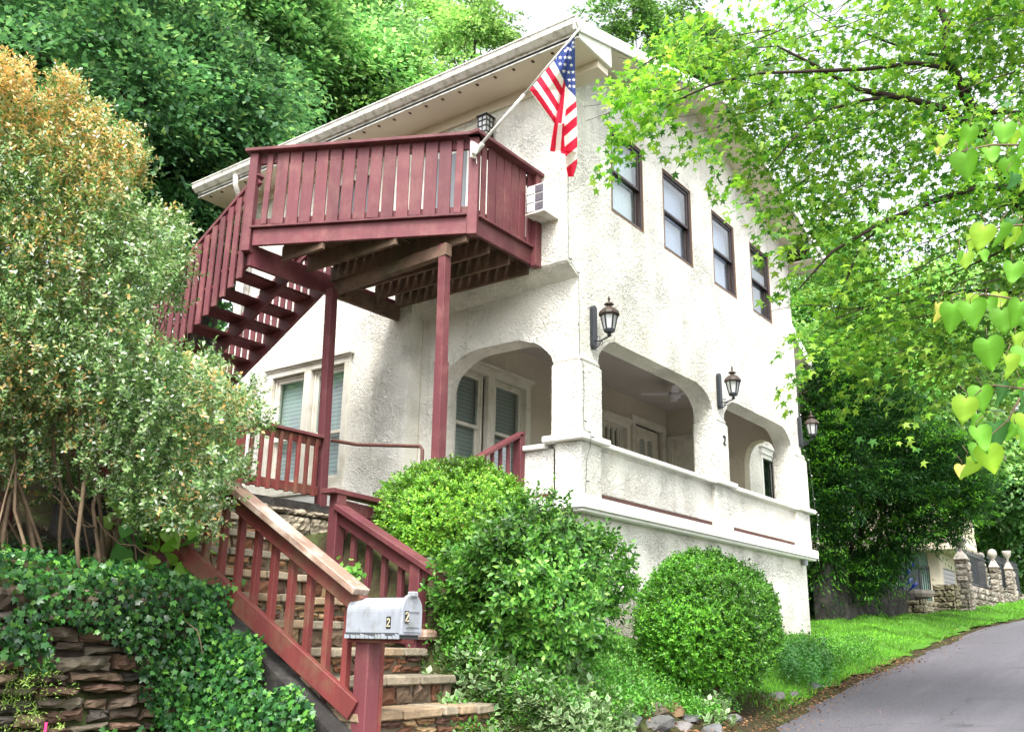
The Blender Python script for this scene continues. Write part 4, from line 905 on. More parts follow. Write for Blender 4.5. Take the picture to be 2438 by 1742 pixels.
def flagcol(x, y):
    f = fold(y)
    if x < f and y < 665:      # left panel
        h = [(845, 290), (820, 325), (795, 350), (770, 380), (745, 410), (722, 432), (700, 458)]; e = [(905, 400), (899, 455), (892, 505), (884, 560), (872, 600), (862, 632), (851, 662)]
        s_ = 0
        for i in range(7):
            (a, c), (p, q) = h[i], e[i]
            bow = .10*(x-a)*(p-x)/max(p-a, 1)
            yy = c+(q-c)*(x-a)/(p-a)-bow*1.3
            if y > yy: s_ = i+1
        if s_ == 0: return 'B'
        return 'W' if s_ % 2 == 1 else 'R'
    t = (985-x)*1.55
    if x > np.interp(y, [400, 460, 560, 700, 840], [905, 922, 918, 905, 914]):
        if y < 495-t*.7+18: return 'B'
        yy = y-t
        for i, v in enumerate((520, 560, 612, 672, 735, 800, 868, 2000)):
            if y < v+t*.55: return 'W' if i % 2 == 0 else 'R'
    if y < 400: return 'B'
    u = (x-np.interp(y, [400, 660, 835], [900, 850, 822]))/max(np.interp(y, [400, 560, 835], [28, 55, 92]), 1)
    if y > 660: return 'R' if u < .32 else ('W' if u < .68 else 'R')
    return 'R' if u < .62 else 'W'
stars = []
for r_ in range(5):
    for c_ in range(3): stars.append((937-c_*27-r_*13+r_*2-(2 if r_ % 2 else 0), 178+c_*34+r_*42-c_*6))
stars = [(915, 228), (884, 268), (914, 268), (883, 306), (912, 310), (930, 215), (855, 270), (905, 350), (945, 222), (962, 205), (944, 270), (950, 314), (936, 268), (960, 355), (934, 356), (938, 402), (964, 400), (940, 438), (966, 440), (962, 180)]
def star(x, y):
    for (a, c) in stars:
        dx, dy = (x-a)/1.0, (y-c)
        r_ = math.hypot(dx, dy)
        if r_ < 12:
            th = math.atan2(dx, -dy); k = abs(((th*5/(2*math.pi)) % 1)-.5)*2
            if r_ < lerp(4.2, 11.5, k**1.3): return True
    return False
def fdepth(x, y):
    L_, R_ = lft(y), rgt(y); f = fold(y); dpt = 9.62-.02
    u = (x-L_)/max(R_-L_, 1)
    hoistd = np.linalg.norm(np.array([x-965, y-135])@np.array([.63, -.78]))   # unused shape term
    dpt += .07*math.sin(u*6.0+y*.006)*min(1, (y-100)/250.)
    if abs(x-f) < 14: dpt += .05*(1-abs(x-f)/14)
    if x > 918 and y > 400: dpt -= .05*math.sin((x-918)/67*3.1)
    return dpt+.06*(965-x)/265*(1 if y < 470 else max(0, 1-(y-470)/200))
b = MB(); ny_, nx_ = 330, 92
idx = {}
for j in range(ny_+1):
    y = 135+(977-135)*j/ny_; L_, R_ = lft(y), rgt(y)
    for i in range(nx_+1):
        x = lerp(L_, R_, i/nx_); px, py = Z2(x, y); p = at(px, py, fdepth(x, y))
        c = flagcol(x, y)
        col = {'R': RD, 'W': WH, 'B': BLU}[c]
        if c == 'B' and star(x, y): col = WH
        b.v.append(tuple(p)); b.c.append(col)
for j in range(ny_):
    for i in range(nx_): a = j*(nx_+1)+i; b.f.append((a, a+1, a+nx_+2, a+nx_+1)); b.m.append(0)
fo = b.build('flag', M['flag'], None, smooth=True, attr=True)
tag(fo, 'hanging stars and stripes cloth on the white pole at the deck corner', 'flag')

# ------------------------------------------------------------------ wall lanterns
def lantern():
    r = thing('wall_lantern', (0, 0, 0), 'x', 'lantern')
    wpart('back_plate', lambda b: b.slab([(-.045, -.26), (-.02, -.30), (.02, -.30), (.045, -.26), (.045, .20), (.02, .235), (-.02, .235), (-.045, .20)], [], (0, -.055, 0), (1, 0, 0), (0, 0, 1), (0, -1, 0), .055), M['iron'], r, .006)
    c = (0, -.24, 0)
    b = MB(); b.lathe((0, -.24, -.10), [(.035, -.035), (.06, -.03), (.068, 0), (.060, .012)], 6); b.lathe((0, -.24, -.165), [(.012, -.02), (.028, .0), (.012, .02), (.03, .032)], 10)
    for k in range(6):
        a = k*math.pi/3; b.beam((.064*math.cos(a), -.24+.064*math.sin(a), -.09), (.105*math.cos(a), -.24+.105*math.sin(a), .10), .015, .015)
    cage = b.build('cage', M['iron'], r)
    b = MB(); b.lathe((0, -.24, -.09), [(.058, 0), (.095, .185)], 6); b.build('lamp_glass', M['frost'], r)
    b = MB(); b.lathe((0, -.24, .085), [(.116, -.012), (.125, .0), (.118, .03), (.075, .075), (.05, .088), (.03, .09), (.03, .11), (.058, .122), (.055, .135), (.022, .150), (.012, .158), (.01, .185), (.018, .195), (.012, .21), (.003, .235)], 12, rot=.26)
    b.build('cap', M['copper'], r)
    b = MB(); b.tube([(0, -.05, -.20), (0, -.10, -.215), (0, -.17, -.20), (0, -.225, -.185), (0, -.24, -.165)], .010, 6)
    sp_ = lambda cx, cz, r0, s, n: [(0, cx+r0*(1-i/n*.8)*math.cos(s*i*.55), cz+r0*(1-i/n*.8)*math.sin(s*i*.55)) for i in range(n)]
    b.tube(sp_(-.13, -.245, .035, 1, 14), .005, 5); b.tube(sp_(-.085, -.255, .03, -1, 12), .005, 5); b.tube(sp_(-.1, -.175, .025, 1, 11), .005, 5); b.tube([(0, -.055, -.30), (0, -.09, -.27), (0, -.14, -.215)], .006, 5)
    b.build('scroll_arm', M['iron'], r)
    return r
L0 = lantern()
labs = ['rusty capped lantern near the front corner of the house', 'rusty capped lantern above the middle porch pillar', 'lantern at the far right corner of the house, against the dark evergreen']
for i, (x, yy, lab) in enumerate(((8.88, Y0, labs[0]), (12.36, Y0, labs[1]), (15.66, Y0, labs[2]))):
    o = L0 if i == 0 else copy_tree(L0); o.location = (x, yy-.002, 3.56); tag(o, lab, 'lantern', 'wall lanterns on the front wall')
dl = thing('deck_lantern', (8.3, 6.62, 6.3), 'black square lantern with white panes above the deck railing', 'lantern')
b = MB(); b.lathe((8.24, 6.66, 6.17), [(.08, .28), (.11, .25), (.10, .235), (.09, .23), (.085, .0), (.03, -.03)], 4, rot=.78); b.build('lamp_body', M['frost'], dl)
b = MB()
for k in range(4):
    a = .78+k*math.pi/2; a2 = a+math.pi/2
    p = lambda an, r_, z: np.array([8.24+r_*math.cos(an), 6.66+r_*math.sin(an), 6.17+z])
    b.beam(p(a, .092, 0), p(a, .098, .24), .014, .014)
    for z in (.01, .09, .17): b.beam(p(a, .092+.02*z, z), p(a2, .092+.02*z, z), .012, .012)
    m0, m1 = (p(a, .094, .0)+p(a2, .094, .0))/2, (p(a, .099, .24)+p(a2, .099, .24))/2; b.beam(m0, m1, .01, .01)
b.lathe((8.24, 6.66, 6.40), [(.13, .0), (.12, .02), (.04, .07), (.01, .08)], 4, rot=.78); b.box(8.3, 6.62, 6.15, 8.358, 6.70, 6.35); b.build('lamp_frame', M['iron'], dl)

# ------------------------------------------------------------------ air conditioner
ac = thing('air_conditioner', (8.2, 5.77, 4.78), 'white boxy window air conditioner in the side wall beside the deck', 'air conditioner')
wpart('casing', lambda b: b.box(8.08, 5.62, 4.77, 8.355, 5.87, 5.13), M['ac'], ac, .008)
for k in range(3):
    z = 4.795+k*.112; wpart('grille', lambda b: b.box(8.072, 5.64, z, 8.081, 5.75, z+.088), M['acdark'], ac, 0)
    wpart('louvre', lambda b: b.box(8.068, 5.765, z, 8.081, 5.862, z+.088), M['white'], ac, 0)
wpart('drip_tray', lambda b: b.box(8.06, 5.61, 4.752, 8.36, 5.88, 4.767), M['gutter'], ac, 0)

# ------------------------------------------------------------------ light strings down the corners
def cord(pts, label, nb, seed, bulbcol):
    r = thing('light_string', tuple(pts[0]), label, 'string lights', 'strings of small lights down the house corners')
    rr_ = random.Random(seed); P = []
    for a, c in zip(pts[:-1], pts[1:]):
        for k in range(8): t = k/8; P.append(lerp(np.array(a, float), np.array(c, float), t)+np.array([rr_.uniform(-.008, .008), 0, 0]))
    P.append(np.array(pts[-1], float)); b = MB(); b.tube(P, .003, 5); b.build('wire', M['wire'], r)
    b = MB()
    for k in range(nb):
        p = P[int((k+.5)*len(P)/nb)]; s_ = rr_.choice((-1, 1)); b.tube([p, p+np.array([.022*s_, -.01, .002])], .006, 5); b.tube([p+np.array([.022*s_, -.01, .0]), p+np.array([.05*s_, -.012, -.004])], [.009, .003], 6)
    b.build('bulb', bulbcol, r)
cord([(8.37, Y0-.012, 6.3), (8.365, Y0-.012, 4.25), (8.58, Y0-.012, 4.10), (8.60, Y0-.014, 3.1), (8.60, Y0-.065, 3.0), (8.60, Y0-.065, 2.25), (8.62, Y0-.14, 2.2), (8.62, Y0-.14, 2.1), (8.66, Y0-.06, 1.9), (8.64, Y0-.06, 1.55)], 'thin dark cord of small bulbs down the near front corner', 12, 3, M['wire'])
cord([(15.72, Y0-.02, 5.5), (15.74, Y0-.02, 3.3), (15.90, Y0-.07, 3.0), (15.93, Y0-.10, 2.2), (15.93, Y0-.14, 2.1), (15.85, Y0-.10, 1.5), (15.80, Y0-.14, 1.3)], 'cord of small white bulbs down the far right corner', 12, 5, M['white'])
b = MB(); b.lathe((15.35, Y0-.06, 1.24), [(.045, 0), (.05, .03), (.05, .09), (.03, .10)], 10); tag(b.build('spotlight', M['mail'], None), 'small round grey fixture under the band at the far right corner', 'light fixture')
# overhead cable to the right
b = MB(); a, c = at(1905, 800, 17), at(2330, 975, 24); P = [lerp(a, c, t)-np.array([0, 0, 1.0*t*(1-t)]) for t in np.linspace(-.0, 1.6, 26)]; b.tube(P, .014, 5); tag(b.build('overhead_cable', M['wire']), 'thin black cable sagging from the house past the evergreens', 'cable')
# ------------------------------------------------------------------ far right: garage, walls, pillars
def gz(x, y): return float(ground(x, y))
dw = thing('concrete_wall', (20, 6.6, .5), 'long dark weathered wall behind the evergreen trunks', 'wall')
a, c = on(1990, 1490, 1, 6.3), on(2212, 1484, 1, 5.9)
b = MB(); n = 14
for k in range(n):
    t0, t1 = k/n, (k+1)/n; p, q = lerp(a, c, t0), lerp(a, c, t1); h0 = lerp(1.25, .62, t0); h1 = lerp(1.25, .62, t1); j0 = .03*math.sin(k*2.1); j1 = .03*math.sin((k+1)*2.1)
    b.hexa([(p[0], p[1]+j0, p[2]-1), (q[0], q[1]+j1, q[2]-1), (q[0], q[1]+.4, q[2]-1), (p[0], p[1]+.4, p[2]-1), (p[0], p[1]+j0+.08, p[2]+h0), (q[0], q[1]+j1+.08, q[2]+h1), (q[0], q[1]+.4, q[2]+h1), (p[0], p[1]+.4, p[2]+h0)])
b.build('wall_body', M['greywall'], dw)
ga = thing('garage', (30, 7, 1), 'small mint green garage with a grey roller door and flat cream roof deck', 'garage')
g0 = on(2249, 1484, 1, 6.0); gx, gy, gb = g0[0], g0[1], g0[2]; gh = 2.05*g0[0]/30
ex = on(2276, 1476, 1, 6.0)[0]
wy = 4.2
b = MB(); b.box(gx, gy, gb-.6, ex+.9, gy+wy, gb+gh); b.build('garage_wall', M['green'], ga)
b = MB(); b.box(gx+.25, gy-.03, gb-.3, gx+1.65, gy+.0, gb+gh*.78); b.build('roller_door', M['roller'], ga)
b = MB(); b.box(gx, gy-.06, gb-.3, gx+.25, gy, gb+gh); b.box(gx+1.65, gy-.06, gb-.3, gx+2.0, gy, gb+gh); b.box(gx+.25, gy-.06, gb+gh*.78, gx+1.65, gy, gb+gh); b.box(gx-.04, gy-.04, gb-.3, gx-.002, gy+.25, gb+gh); b.build('door_frame', M['cream'], ga, bevel=.01)
b = MB(); b.box(gx-.55, gy-.55, gb+gh, ex+1.3, gy+wy, gb+gh+.14); b.box(gx-.5, gy-.5, gb+gh+.14, ex+1.3, gy+wy, gb+gh+.46); b.build('roof_deck', M['cream'], ga, bevel=.02)
b = MB()
for k in range(11): b.box(gx-.42, gy-.4+k*.4, gb+gh+.46, gx-.36, gy-.34+k*.4, gb+gh+1.25)
for k in range(9): b.box(gx-.42+k*.42, gy-.42, gb+gh+.46, gx-.36+k*.42, gy-.36, gb+gh+1.25)
b.box(gx-.44, gy-.44, gb+gh+1.25, gx-.34, gy+wy, gb+gh+1.33); b.box(gx-.44, gy-.44, gb+gh+1.25, ex+1.3, gy-.34, gb+gh+1.33); b.box(gx+2.2, gy-.3, gb+gh+.46, gx+2.3, gy+2.5, gb+gh+1.7); b.build('roof_railing', M['cream'], ga)
LIM = [(.25, .22, .19), (.20, .175, .15), (.29, .255, .215), (.17, .15, .12)]
def pillar(px, pybase, y, wpx, ytop, label, urn, group='carved stone gate pillars'):
    p = on(px, pybase, 1, y); k = p[0]/30.; top = on(px, ytop, 1, y)[2]; w_ = wpx*np.dot(p, CF)/FPX*.62
    r = thing('stone_pillar', tuple(p), label, 'pillar', group)
    b = MB(); x0 = p[0]-w_/2; b.box(x0, y, p[2]-.6, x0+w_, y+w_, top)
    stones(b, (x0, y, p[2]-.5), (1, 0, 0), (0, 0, 1), (0, -1, 0), w_, top-p[2]+.45, hs=(.13, .2), ws=(.25, .45), depth=.05, gap=.02, cols=LIM, rough=.012, mi=1)
    stones(b, (x0, y+w_, p[2]-.5), (0, -1, 0), (0, 0, 1), (-1, 0, 0), w_, top-p[2]+.45, hs=(.13, .2), ws=(.25, .45), depth=.05, gap=.02, cols=LIM, rough=.012, mi=1)
    b.build('shaft', [M['mortar_light'], M['stone']], r, attr=True)
    c = (p[0], y+w_/2, top); b = MB(); b.hexa([(c[0]-w_*.64, c[1]-w_*.64, top), (c[0]+w_*.64, c[1]-w_*.64, top), (c[0]+w_*.64, c[1]+w_*.64, top), (c[0]-w_*.64, c[1]+w_*.64, top), (c[0]-w_*.2, c[1]-w_*.2, top+.22), (c[0]+w_*.2, c[1]-w_*.2, top+.22), (c[0]+w_*.2, c[1]+w_*.2, top+.22), (c[0]-w_*.2, c[1]+w_*.2, top+.22)]); b.build('cap_stone', M['limestone'], r, bevel=.02)
    b = MB()
    if urn: b.lathe((c[0], c[1], top+.2), [(w_*.22, 0), (w_*.16, .06), (w_*.2, .1), (w_*.5, .18), (w_*.62, .28), (w_*.62, .34), (w_*.5, .34)], 16)
    else: b.lathe((c[0], c[1], top+.18), [(w_*.3, 0), (w_*.2, .05), (w_*.34, .09), (w_*.52, .15), (w_*.56, .20), (w_*.5, .27), (w_*.3, .32), (.01, .34)], 16)
    b.build('urn' if urn else 'ball_finial', M['limestone'], r, smooth=True)
    return p, w_
PY = 4.9
p1, w1 = pillar(2320, 1474, PY, 44, 1338, 'nearest and widest stone gate pillar topped with a shallow urn', True)
p2, w2 = pillar(2361, 1468, PY+2.2, 24, 1352, 'narrow stone pillar with a white rounded finial just right of the first gate pillar', False)
p3, w3 = pillar(2391, 1464, PY, 30, 1356, 'stone pillar with a pale ball finial in the middle of the far wall', False)
p4, w4 = pillar(2424, 1461, PY, 26, 1360, 'stone pillar with an urn at the right edge of the photo', True)
for i, (pa, pb_, lab) in enumerate(((p1, p3, 'coursed grey stone wall between the first two roadside pillars'), (p3, p4, 'farther coursed stone wall running out of frame at the right'))):
    r = thing('garden_wall', tuple(pa), lab, 'wall', 'stone walls along the road'); x0 = pa[0]+.2; x1 = pb_[0]+(3 if i else 0); zt = on(2350 if i == 0 else 2410, 1400 if i == 0 else 1406, 1, PY)[2]
    b = MB(); zb0 = min(pa[2], pb_[2])-.3; b.box(x0, PY+.1, zb0-.4, x1, PY+.5, zt)
    stones(b, (x0, PY+.1, zb0), (1, 0, 0), (0, 0, 1), (0, -1, 0), x1-x0, zt-zb0, hs=(.12, .2), ws=(.2, .6), depth=.07, gap=.025, cols=LIM, rough=.02, mi=1)
    b.build('stone_courses', [M['mortar_light'], M['stone']], r, attr=True)
    fz = thing('iron_fence', (x0, PY+.3, zt), ('black iron fence above the nearer garden wall', 'black iron fence above the farther garden wall')[i], 'fence', 'iron fences on the garden walls')
    b = MB(); x = x0+.2; h = .95
    while x < x1-.1: b.tube([(x, PY+.3, zt), (x, PY+.3, zt+h), (x, PY+.3, zt+h+.1)], [.013, .013, .002], 5); x += .15
    for z in (.1, h-.12): b.box(x0, PY+.285, zt+z, x1, PY+.315, zt+z+.035)
    b.build('fence_panel', M['iron'], fz)
# low walls beside the garage
for (xa, xb, yv, hpx, lab, mt) in ((2282, 2345, PY+.3, 1400, 'mossy stone wall stub between the garage and the first pillar', LIM), (2202, 2262, 5.7, 1432, 'low stone planter wall in front of the green garage', LIM)):
    pa, pb_ = on(xa, 1478, 1, yv), on(xb, 1478, 1, yv); zt = on((xa+xb)/2, hpx, 1, yv)[2]
    if xa == 2282: pb_[0] = p1[0]-.1
    r = thing('low_wall', tuple(pa), lab, 'wall'); b = MB(); b.box(min(pa[0], pb_[0]), yv, pa[2]-.6, max(pa[0], pb_[0]), yv+.5, zt)
    stones(b, (min(pa[0], pb_[0]), yv, pa[2]-.5), (1, 0, 0), (0, 0, 1), (0, -1, 0), abs(pb_[0]-pa[0]), zt-pa[2]+.5, hs=(.12, .22), ws=(.25, .6), depth=.09, gap=.03, cols=[(.34, .30, .2), (.28, .25, .18), (.38, .34, .24)], rough=.025, mi=1)
    stones(b, (min(pa[0], pb_[0]), yv+.5, pa[2]-.5), (0, -1, 0), (0, 0, 1), (-1, 0, 0), .5, zt-pa[2]+.5, hs=(.12, .22), ws=(.25, .5), depth=.06, gap=.03, cols=[(.34, .30, .2)], rough=.02, mi=1)
    b.build('stone_courses', [M['mortar'], M['stone']], r, attr=True)
# iron gate railing in front of the garage and the blue bottle tree
fe = thing('iron_fence', tuple(on(2160, 1420, 1, 6.35)), 'tall black iron railing in front of the green garage wall', 'fence')
b = MB(); A0, A1 = on(2085, 1424, 1, 6.35), on(2195, 1436, 1, 6.35); hh = 1.05
for k in range(34):
    p = lerp(A0, A1, k/33.); b.tube([p-np.array([0, 0, .1]), p+np.array([0, 0, hh])], .014, 5)
b.beam(A0+[0, 0, .1], A1+[0, 0, .1], .03, .04); b.beam(A0+[0, 0, hh-.1], A1+[0, 0, hh-.1], .03, .04)
for p in (A0, lerp(A0, A1, .5), A1): b.beam(p-[0, 0, .2], p+[0, 0, hh+.15], .06, .06, up=(1, 0, 0))
A2 = A1+np.array([1.6, -.3, 0])
for k in range(14):
    p = lerp(A1, A2, k/13.); b.tube([p-np.array([0, 0, .3]), p+np.array([0, 0, hh-.05])], .014, 5)
b.beam(A1+[0, 0, hh-.1], A2+[0, 0, hh-.14], .03, .05); b.beam(A2-[0, 0, .4], A2+[0, 0, hh], .07, .07, up=(1, 0, 0))
b.build('fence_panel', M['iron'], fe)
bt = thing('bottle_tree', tuple(on(2150, 1440, 1, 6.2)), 'garden bottle tree hung with blue and clear bottles behind the dark wall', 'garden ornament')
b = MB(); base = on(2152, 1438, 1, 6.15); b.tube([base-[0, 0, .3], base+[0, 0, 1.35]], .03, 6); b2 = MB(); b3 = MB()
rb_ = random.Random(8)
for k in range(22):
    z = .05+k*.062; a = k*2.4; q = base+np.array([0, 0, z]); d = np.array([math.cos(a), math.sin(a)*.5, .5]); d /= np.linalg.norm(d); e = q+d*rb_.uniform(.22, .4); b.tube([q, e], .012, 5)
    (b2 if k % 3 else b3).tube([e-d*.02, e+d*.05, e+d*.08, e+d*.22, e+d*.23], [.018, .018, .045, .045, .01], 8)
b.build('stem', M['iron'], bt); b2.build('blue_bottles', M['blue'], bt, smooth=True); b3.build('clear_bottles', M['bottle'], bt, smooth=True)
bb = MB(); q = on(2188, 1412, 1, 6.0); bb.lathe(tuple(q-np.array([0, 0, .25])), [(.1, 0), (.1, .1), (.3, .16), (.36, .24), (.36, .32), (.1, .34)], 14); tag(bb.build('bird_bath', M['limestone']), 'brown shallow stone bowl on the wall beside the garage', 'bird bath')

# ------------------------------------------------------------------ plants
def tubes(name, paths, mat, parent, n=6):
    b = MB()
    for pts, r_ in paths: b.tube(pts, r_, n)
    return b.build(name, mat, parent, smooth=True)
def wig(a, c, r0, r1, k=7, amp=.08, rg=RG):
    a, c = np.array(a, float), np.array(c, float); L_ = np.linalg.norm(c-a); o = np.zeros(3); P = []
    for i in range(k+1):
        t = i/k; P.append(lerp(a, c, t)+o*math.sin(math.pi*t) if 0 < i < k else lerp(a, c, t)); o = o+rg.normal(size=3)*amp*L_*.5
    return P, list(np.linspace(r0, r1, k+1))
GR = [(.10, .24, .030), (.055, .16, .022), (.16, .33, .045), (.03, .09, .018)]
def bush(name, label, cat, c, rad, m, nl, ls, cols, wts, loose=.0, tw=.09, stems=5, tmpl=T_OVAL, group=None, seed=1, mat='leaf', lump=.08, low=.55, inner=.35, stuffing=.38):
    c = np.array(c, float); rad = np.array(rad, float); zg = gz(c[0], c[1]); r = thing(name, (c[0], c[1], zg), label, cat, group)
    d = rdir(m*2); d = d[d[:, 2] > -low][:m]; n = len(d)
    rr = 1-np.abs(RG.normal(size=n))*(.05+loose*.14); rr = np.where(RG.random(n) < stuffing, RG.uniform(inner, .95, n), rr)
    rr = rr*(1+lump*clumpnoise(d*2.2, 6, 1.6, seed)+lump*.6*clumpnoise(d*5, 6, 2.0, seed+5))
    C = c+d*rr[:, None]*rad; D = d*np.array([1, 1, .8])+np.array([0, 0, .45])+RG.normal(size=(n, 3))*(.25+loose*.4)
    keep = np.ones(n, bool)
    if loose: keep = clumpnoise(C*2.6, 7, 1.7, seed+9) > -1.15+loose*.35
    C, D = C[keep], D[keep]
    P, T, Nn, idx = sprigs(C-_unit(D)*tw*.6, D, tw*RG.uniform(.7, 1.5+loose, len(C)), nl, ls)
    col = palette(len(P), cols, wts, .18)
    tone = (1+.22*clumpnoise(C*3., 6, 1.5, seed+2))[idx]; col = col*np.clip(tone, .55, 1.5)[:, None]
    leafmesh('foliage', P, T, Nn, ls*RG.uniform(.7, 1.25, len(P)), tmpl, col, M[mat], r)
    paths = []
    for k in range(stems):
        a = RG.uniform(0, 6.28); q = c+rad*np.array([math.cos(a)*.55, math.sin(a)*.55, RG.uniform(-.1, .5)])
        paths.append(wig((c[0]+math.cos(a)*.12, c[1]+math.sin(a)*.12, zg-.1), q, .02, .007))
    tubes('stem', paths, M['barkl'], r)
    return r
bush('round_shrub', 'tall rounded lime green shrub beside the upper end of the right stair railing', 'shrub', at(1080, 1290, 8.0), (.78, .76, .70), 6500, 13, .031, [(.17, .38, .03), (.11, .28, .025), (.25, .45, .045), (.05, .14, .02), (.36, .30, .12)], [5, 4, 3, 2, .12], tw=.06, seed=3, lump=.035)
bush('glossy_shrub', 'loose glossy leaved shrub standing in front of the other two', 'shrub', at(1287, 1395, 6.7), (.66, .60, .56), 3200, 13, .046, [(.10, .28, .035), (.06, .19, .028), (.20, .40, .07), (.03, .09, .018)], [5, 4, 3, 2.4], loose=.4, tw=.095, stems=9, seed=8, lump=.10, low=.9)
bush('glossy_shrub_low', 'low leafy growth under the loose glossy shrub by the railing foot', 'shrub', at(1120, 1500, 6.7), (.34, .3, .24), 420, 12, .045, [(.10, .26, .035), (.06, .18, .028), (.16, .34, .06)], [5, 4, 3], loose=.9, tw=.11, stems=4, seed=18, lump=.1, low=.9)
bush('round_shrub', 'dense clipped ball shrub by the basement wall near the road', 'shrub', at(1685, 1492, 9.5), (.80, .74, .74), 7500, 12, .033, [(.10, .31, .022), (.065, .21, .02), (.17, .40, .035), (.028, .09, .015)], [5, 4, 3, 2], tw=.07, seed=5, low=.8, lump=.035)
# big box tree on the left, browned at its tips
lt = thing('box_tree', tuple(on(300, 1380, 1, 4.9)), 'tall bushy evergreen on the left with orange browned upper tips and bare stems', 'tree')
OUT = [(-260, 165), (20, 178), (55, 185), (85, 265), (140, 225), (185, 240), (200, 300), (240, 280), (255, 350), (305, 335), (325, 385), (310, 450), (315, 510), (375, 535), (415, 580), (415, 690), (365, 745), (355, 815), (420, 860), (510, 895), (530, 940), (590, 975), (560, 1030), (535, 1085), (565, 1135), (530, 1170), (520, 1250), (470, 1290), (430, 1270), (330, 1250), (250, 1190), (120, 1200), (-260, 1180)]
pxs = RG.uniform(-260, 640, 60000); pys = RG.uniform(140, 1310, 60000)
ok = np.array([inpoly(a, c, OUT) for a, c in zip(pxs, pys)]); pxs, pys = pxs[ok], pys[ok]
prof_ = np.interp(pys, [150, 400, 800, 1300], [.35, .75, 1.05, .8])
uu = RG.uniform(-1, 1, len(pxs)); uu = np.sign(uu)*np.abs(uu)**.6
dep = 6.15+.25*np.sin(pxs*.006+1)+uu*prof_-.15*np.clip((pxs-350)/200, 0, 1)
C = np.array([at(a, c, d_) for a, c, d_ in zip(pxs, pys, dep)])
nz_ = clumpnoise(C*2.4, 8, 1.7, 21)+.5*clumpnoise(C*6, 8, 1.7, 22)
thr = np.interp(pys, [150, 900, 1150, 1300], [-1.2, -1.0, -.55, -.1])+np.where(pxs > 400, .25, 0)
C = C[nz_ > thr]; pyk = pys[nz_ > thr]; pxk = pxs[nz_ > thr]; sel = RG.permutation(len(C))[:15500]; C = C[sel]; pyk = pyk[sel]; pxk = pxk[sel]
SPI = [(10, 150, 70), (35, 160, 60), (60, 190, 60), (125, 195, 70), (150, 190, 60), (175, 215, 60), (215, 280, 60), (235, 262, 50), (290, 320, 60), (318, 335, 60), (335, 385, 60), (380, 520, 60), (420, 520, 60), (425, 560, 60), (435, 620, 60), (-60, 130, 80), (-120, 150, 80), (415, 690, 50), (500, 850, 50), (590, 930, 50), (610, 985, 40), (570, 1100, 40), (95, 240, 50)]
Cs = []
for (a, c, h_) in SPI:
    dd = 6.0+RG.uniform(-.4, .4)
    for k in range(26): t = RG.random(); Cs.append((a+RG.normal()*(2+12*t), c+t*h_*1.2, dd+RG.normal()*.05))
C = np.concatenate([C, [at(*q) for q in Cs]]); pxk = np.concatenate([pxk, [q[0] for q in Cs]]); pyk = np.concatenate([pyk, [q[1] for q in Cs]])
D = RG.normal(size=(len(C), 3))*.5+np.array([0, 0, .85])+(C-at(200, 900, 6.2))*.3
P, T, Nn, idx = sprigs(C, D, RG.uniform(.07, .17, len(C)), 15, .031)
cg = palette(len(P), [(.14, .26, .08), (.22, .36, .11), (.06, .15, .05), (.34, .46, .22), (.64, .70, .58)], [4, 4, 2.6, 3, 1.5], .2)  # palest tones paint white glints of gloss onto scattered leaves
co = palette(len(P), [(.74, .42, .15), (.80, .56, .26), (.60, .46, .16), (.76, .66, .42)], [4, 4, 2, 2], .15)
am = np.clip(np.interp(pyk+.25*pxk, [150, 270, 440, 640, 900], [.95, .42, .13, .05, .02])+.22*clumpnoise(C*3.1, 7, 1.5, 31)*np.interp(pyk, [150, 900], [1, .5]), 0, 1)[idx]
col = np.where((RG.random(len(P)) < am)[:, None], co, cg)
leafmesh('foliage', P, T, Nn, .031*RG.uniform(.7, 1.25, len(P)), T_OVAL, col, M['leaf'], lt)
paths = []
for k in range(44):
    px0 = RG.uniform(-40, 560) if k > 5 else 180+k*70; g_ = on(px0*.9+20, 1385, 1, RG.uniform(5.3, 6.4)); g_[2] = gz(g_[0], g_[1])-.1
    e = at(min(px0*RG.uniform(.7, 1.1)+RG.uniform(-60, 40), 430), RG.uniform(500, 1000), RG.uniform(5.8, 6.7)); paths.append(wig(g_, e, RG.uniform(.006, .016), .003, 9, .06))
for k in range(26):
    q = at(RG.uniform(-20, 420), RG.uniform(1050, 1330), RG.uniform(5.7, 6.4)); e = q+np.array([RG.uniform(-.5, .4), RG.uniform(-.3, .3), RG.uniform(.0, .4)]); paths.append(wig(q, e, .006, .002, 6, .12))
q = at(430, 1010, 5.3); paths.append(wig(at(330, 1120, 6.2), at(560, 930, 5.9), .012, .004)); paths.append(wig(at(380, 1180, 6.1), at(600, 1000, 5.9), .01, .003)); paths.append(wig(at(250, 1350, 6.1), at(430, 1000, 6.1), .035, .012)); paths.append(wig(at(215, 1400, 6.0), at(330, 1150, 6.1), .05, .03))
tubes('stem', paths, M['barkl'], lt)

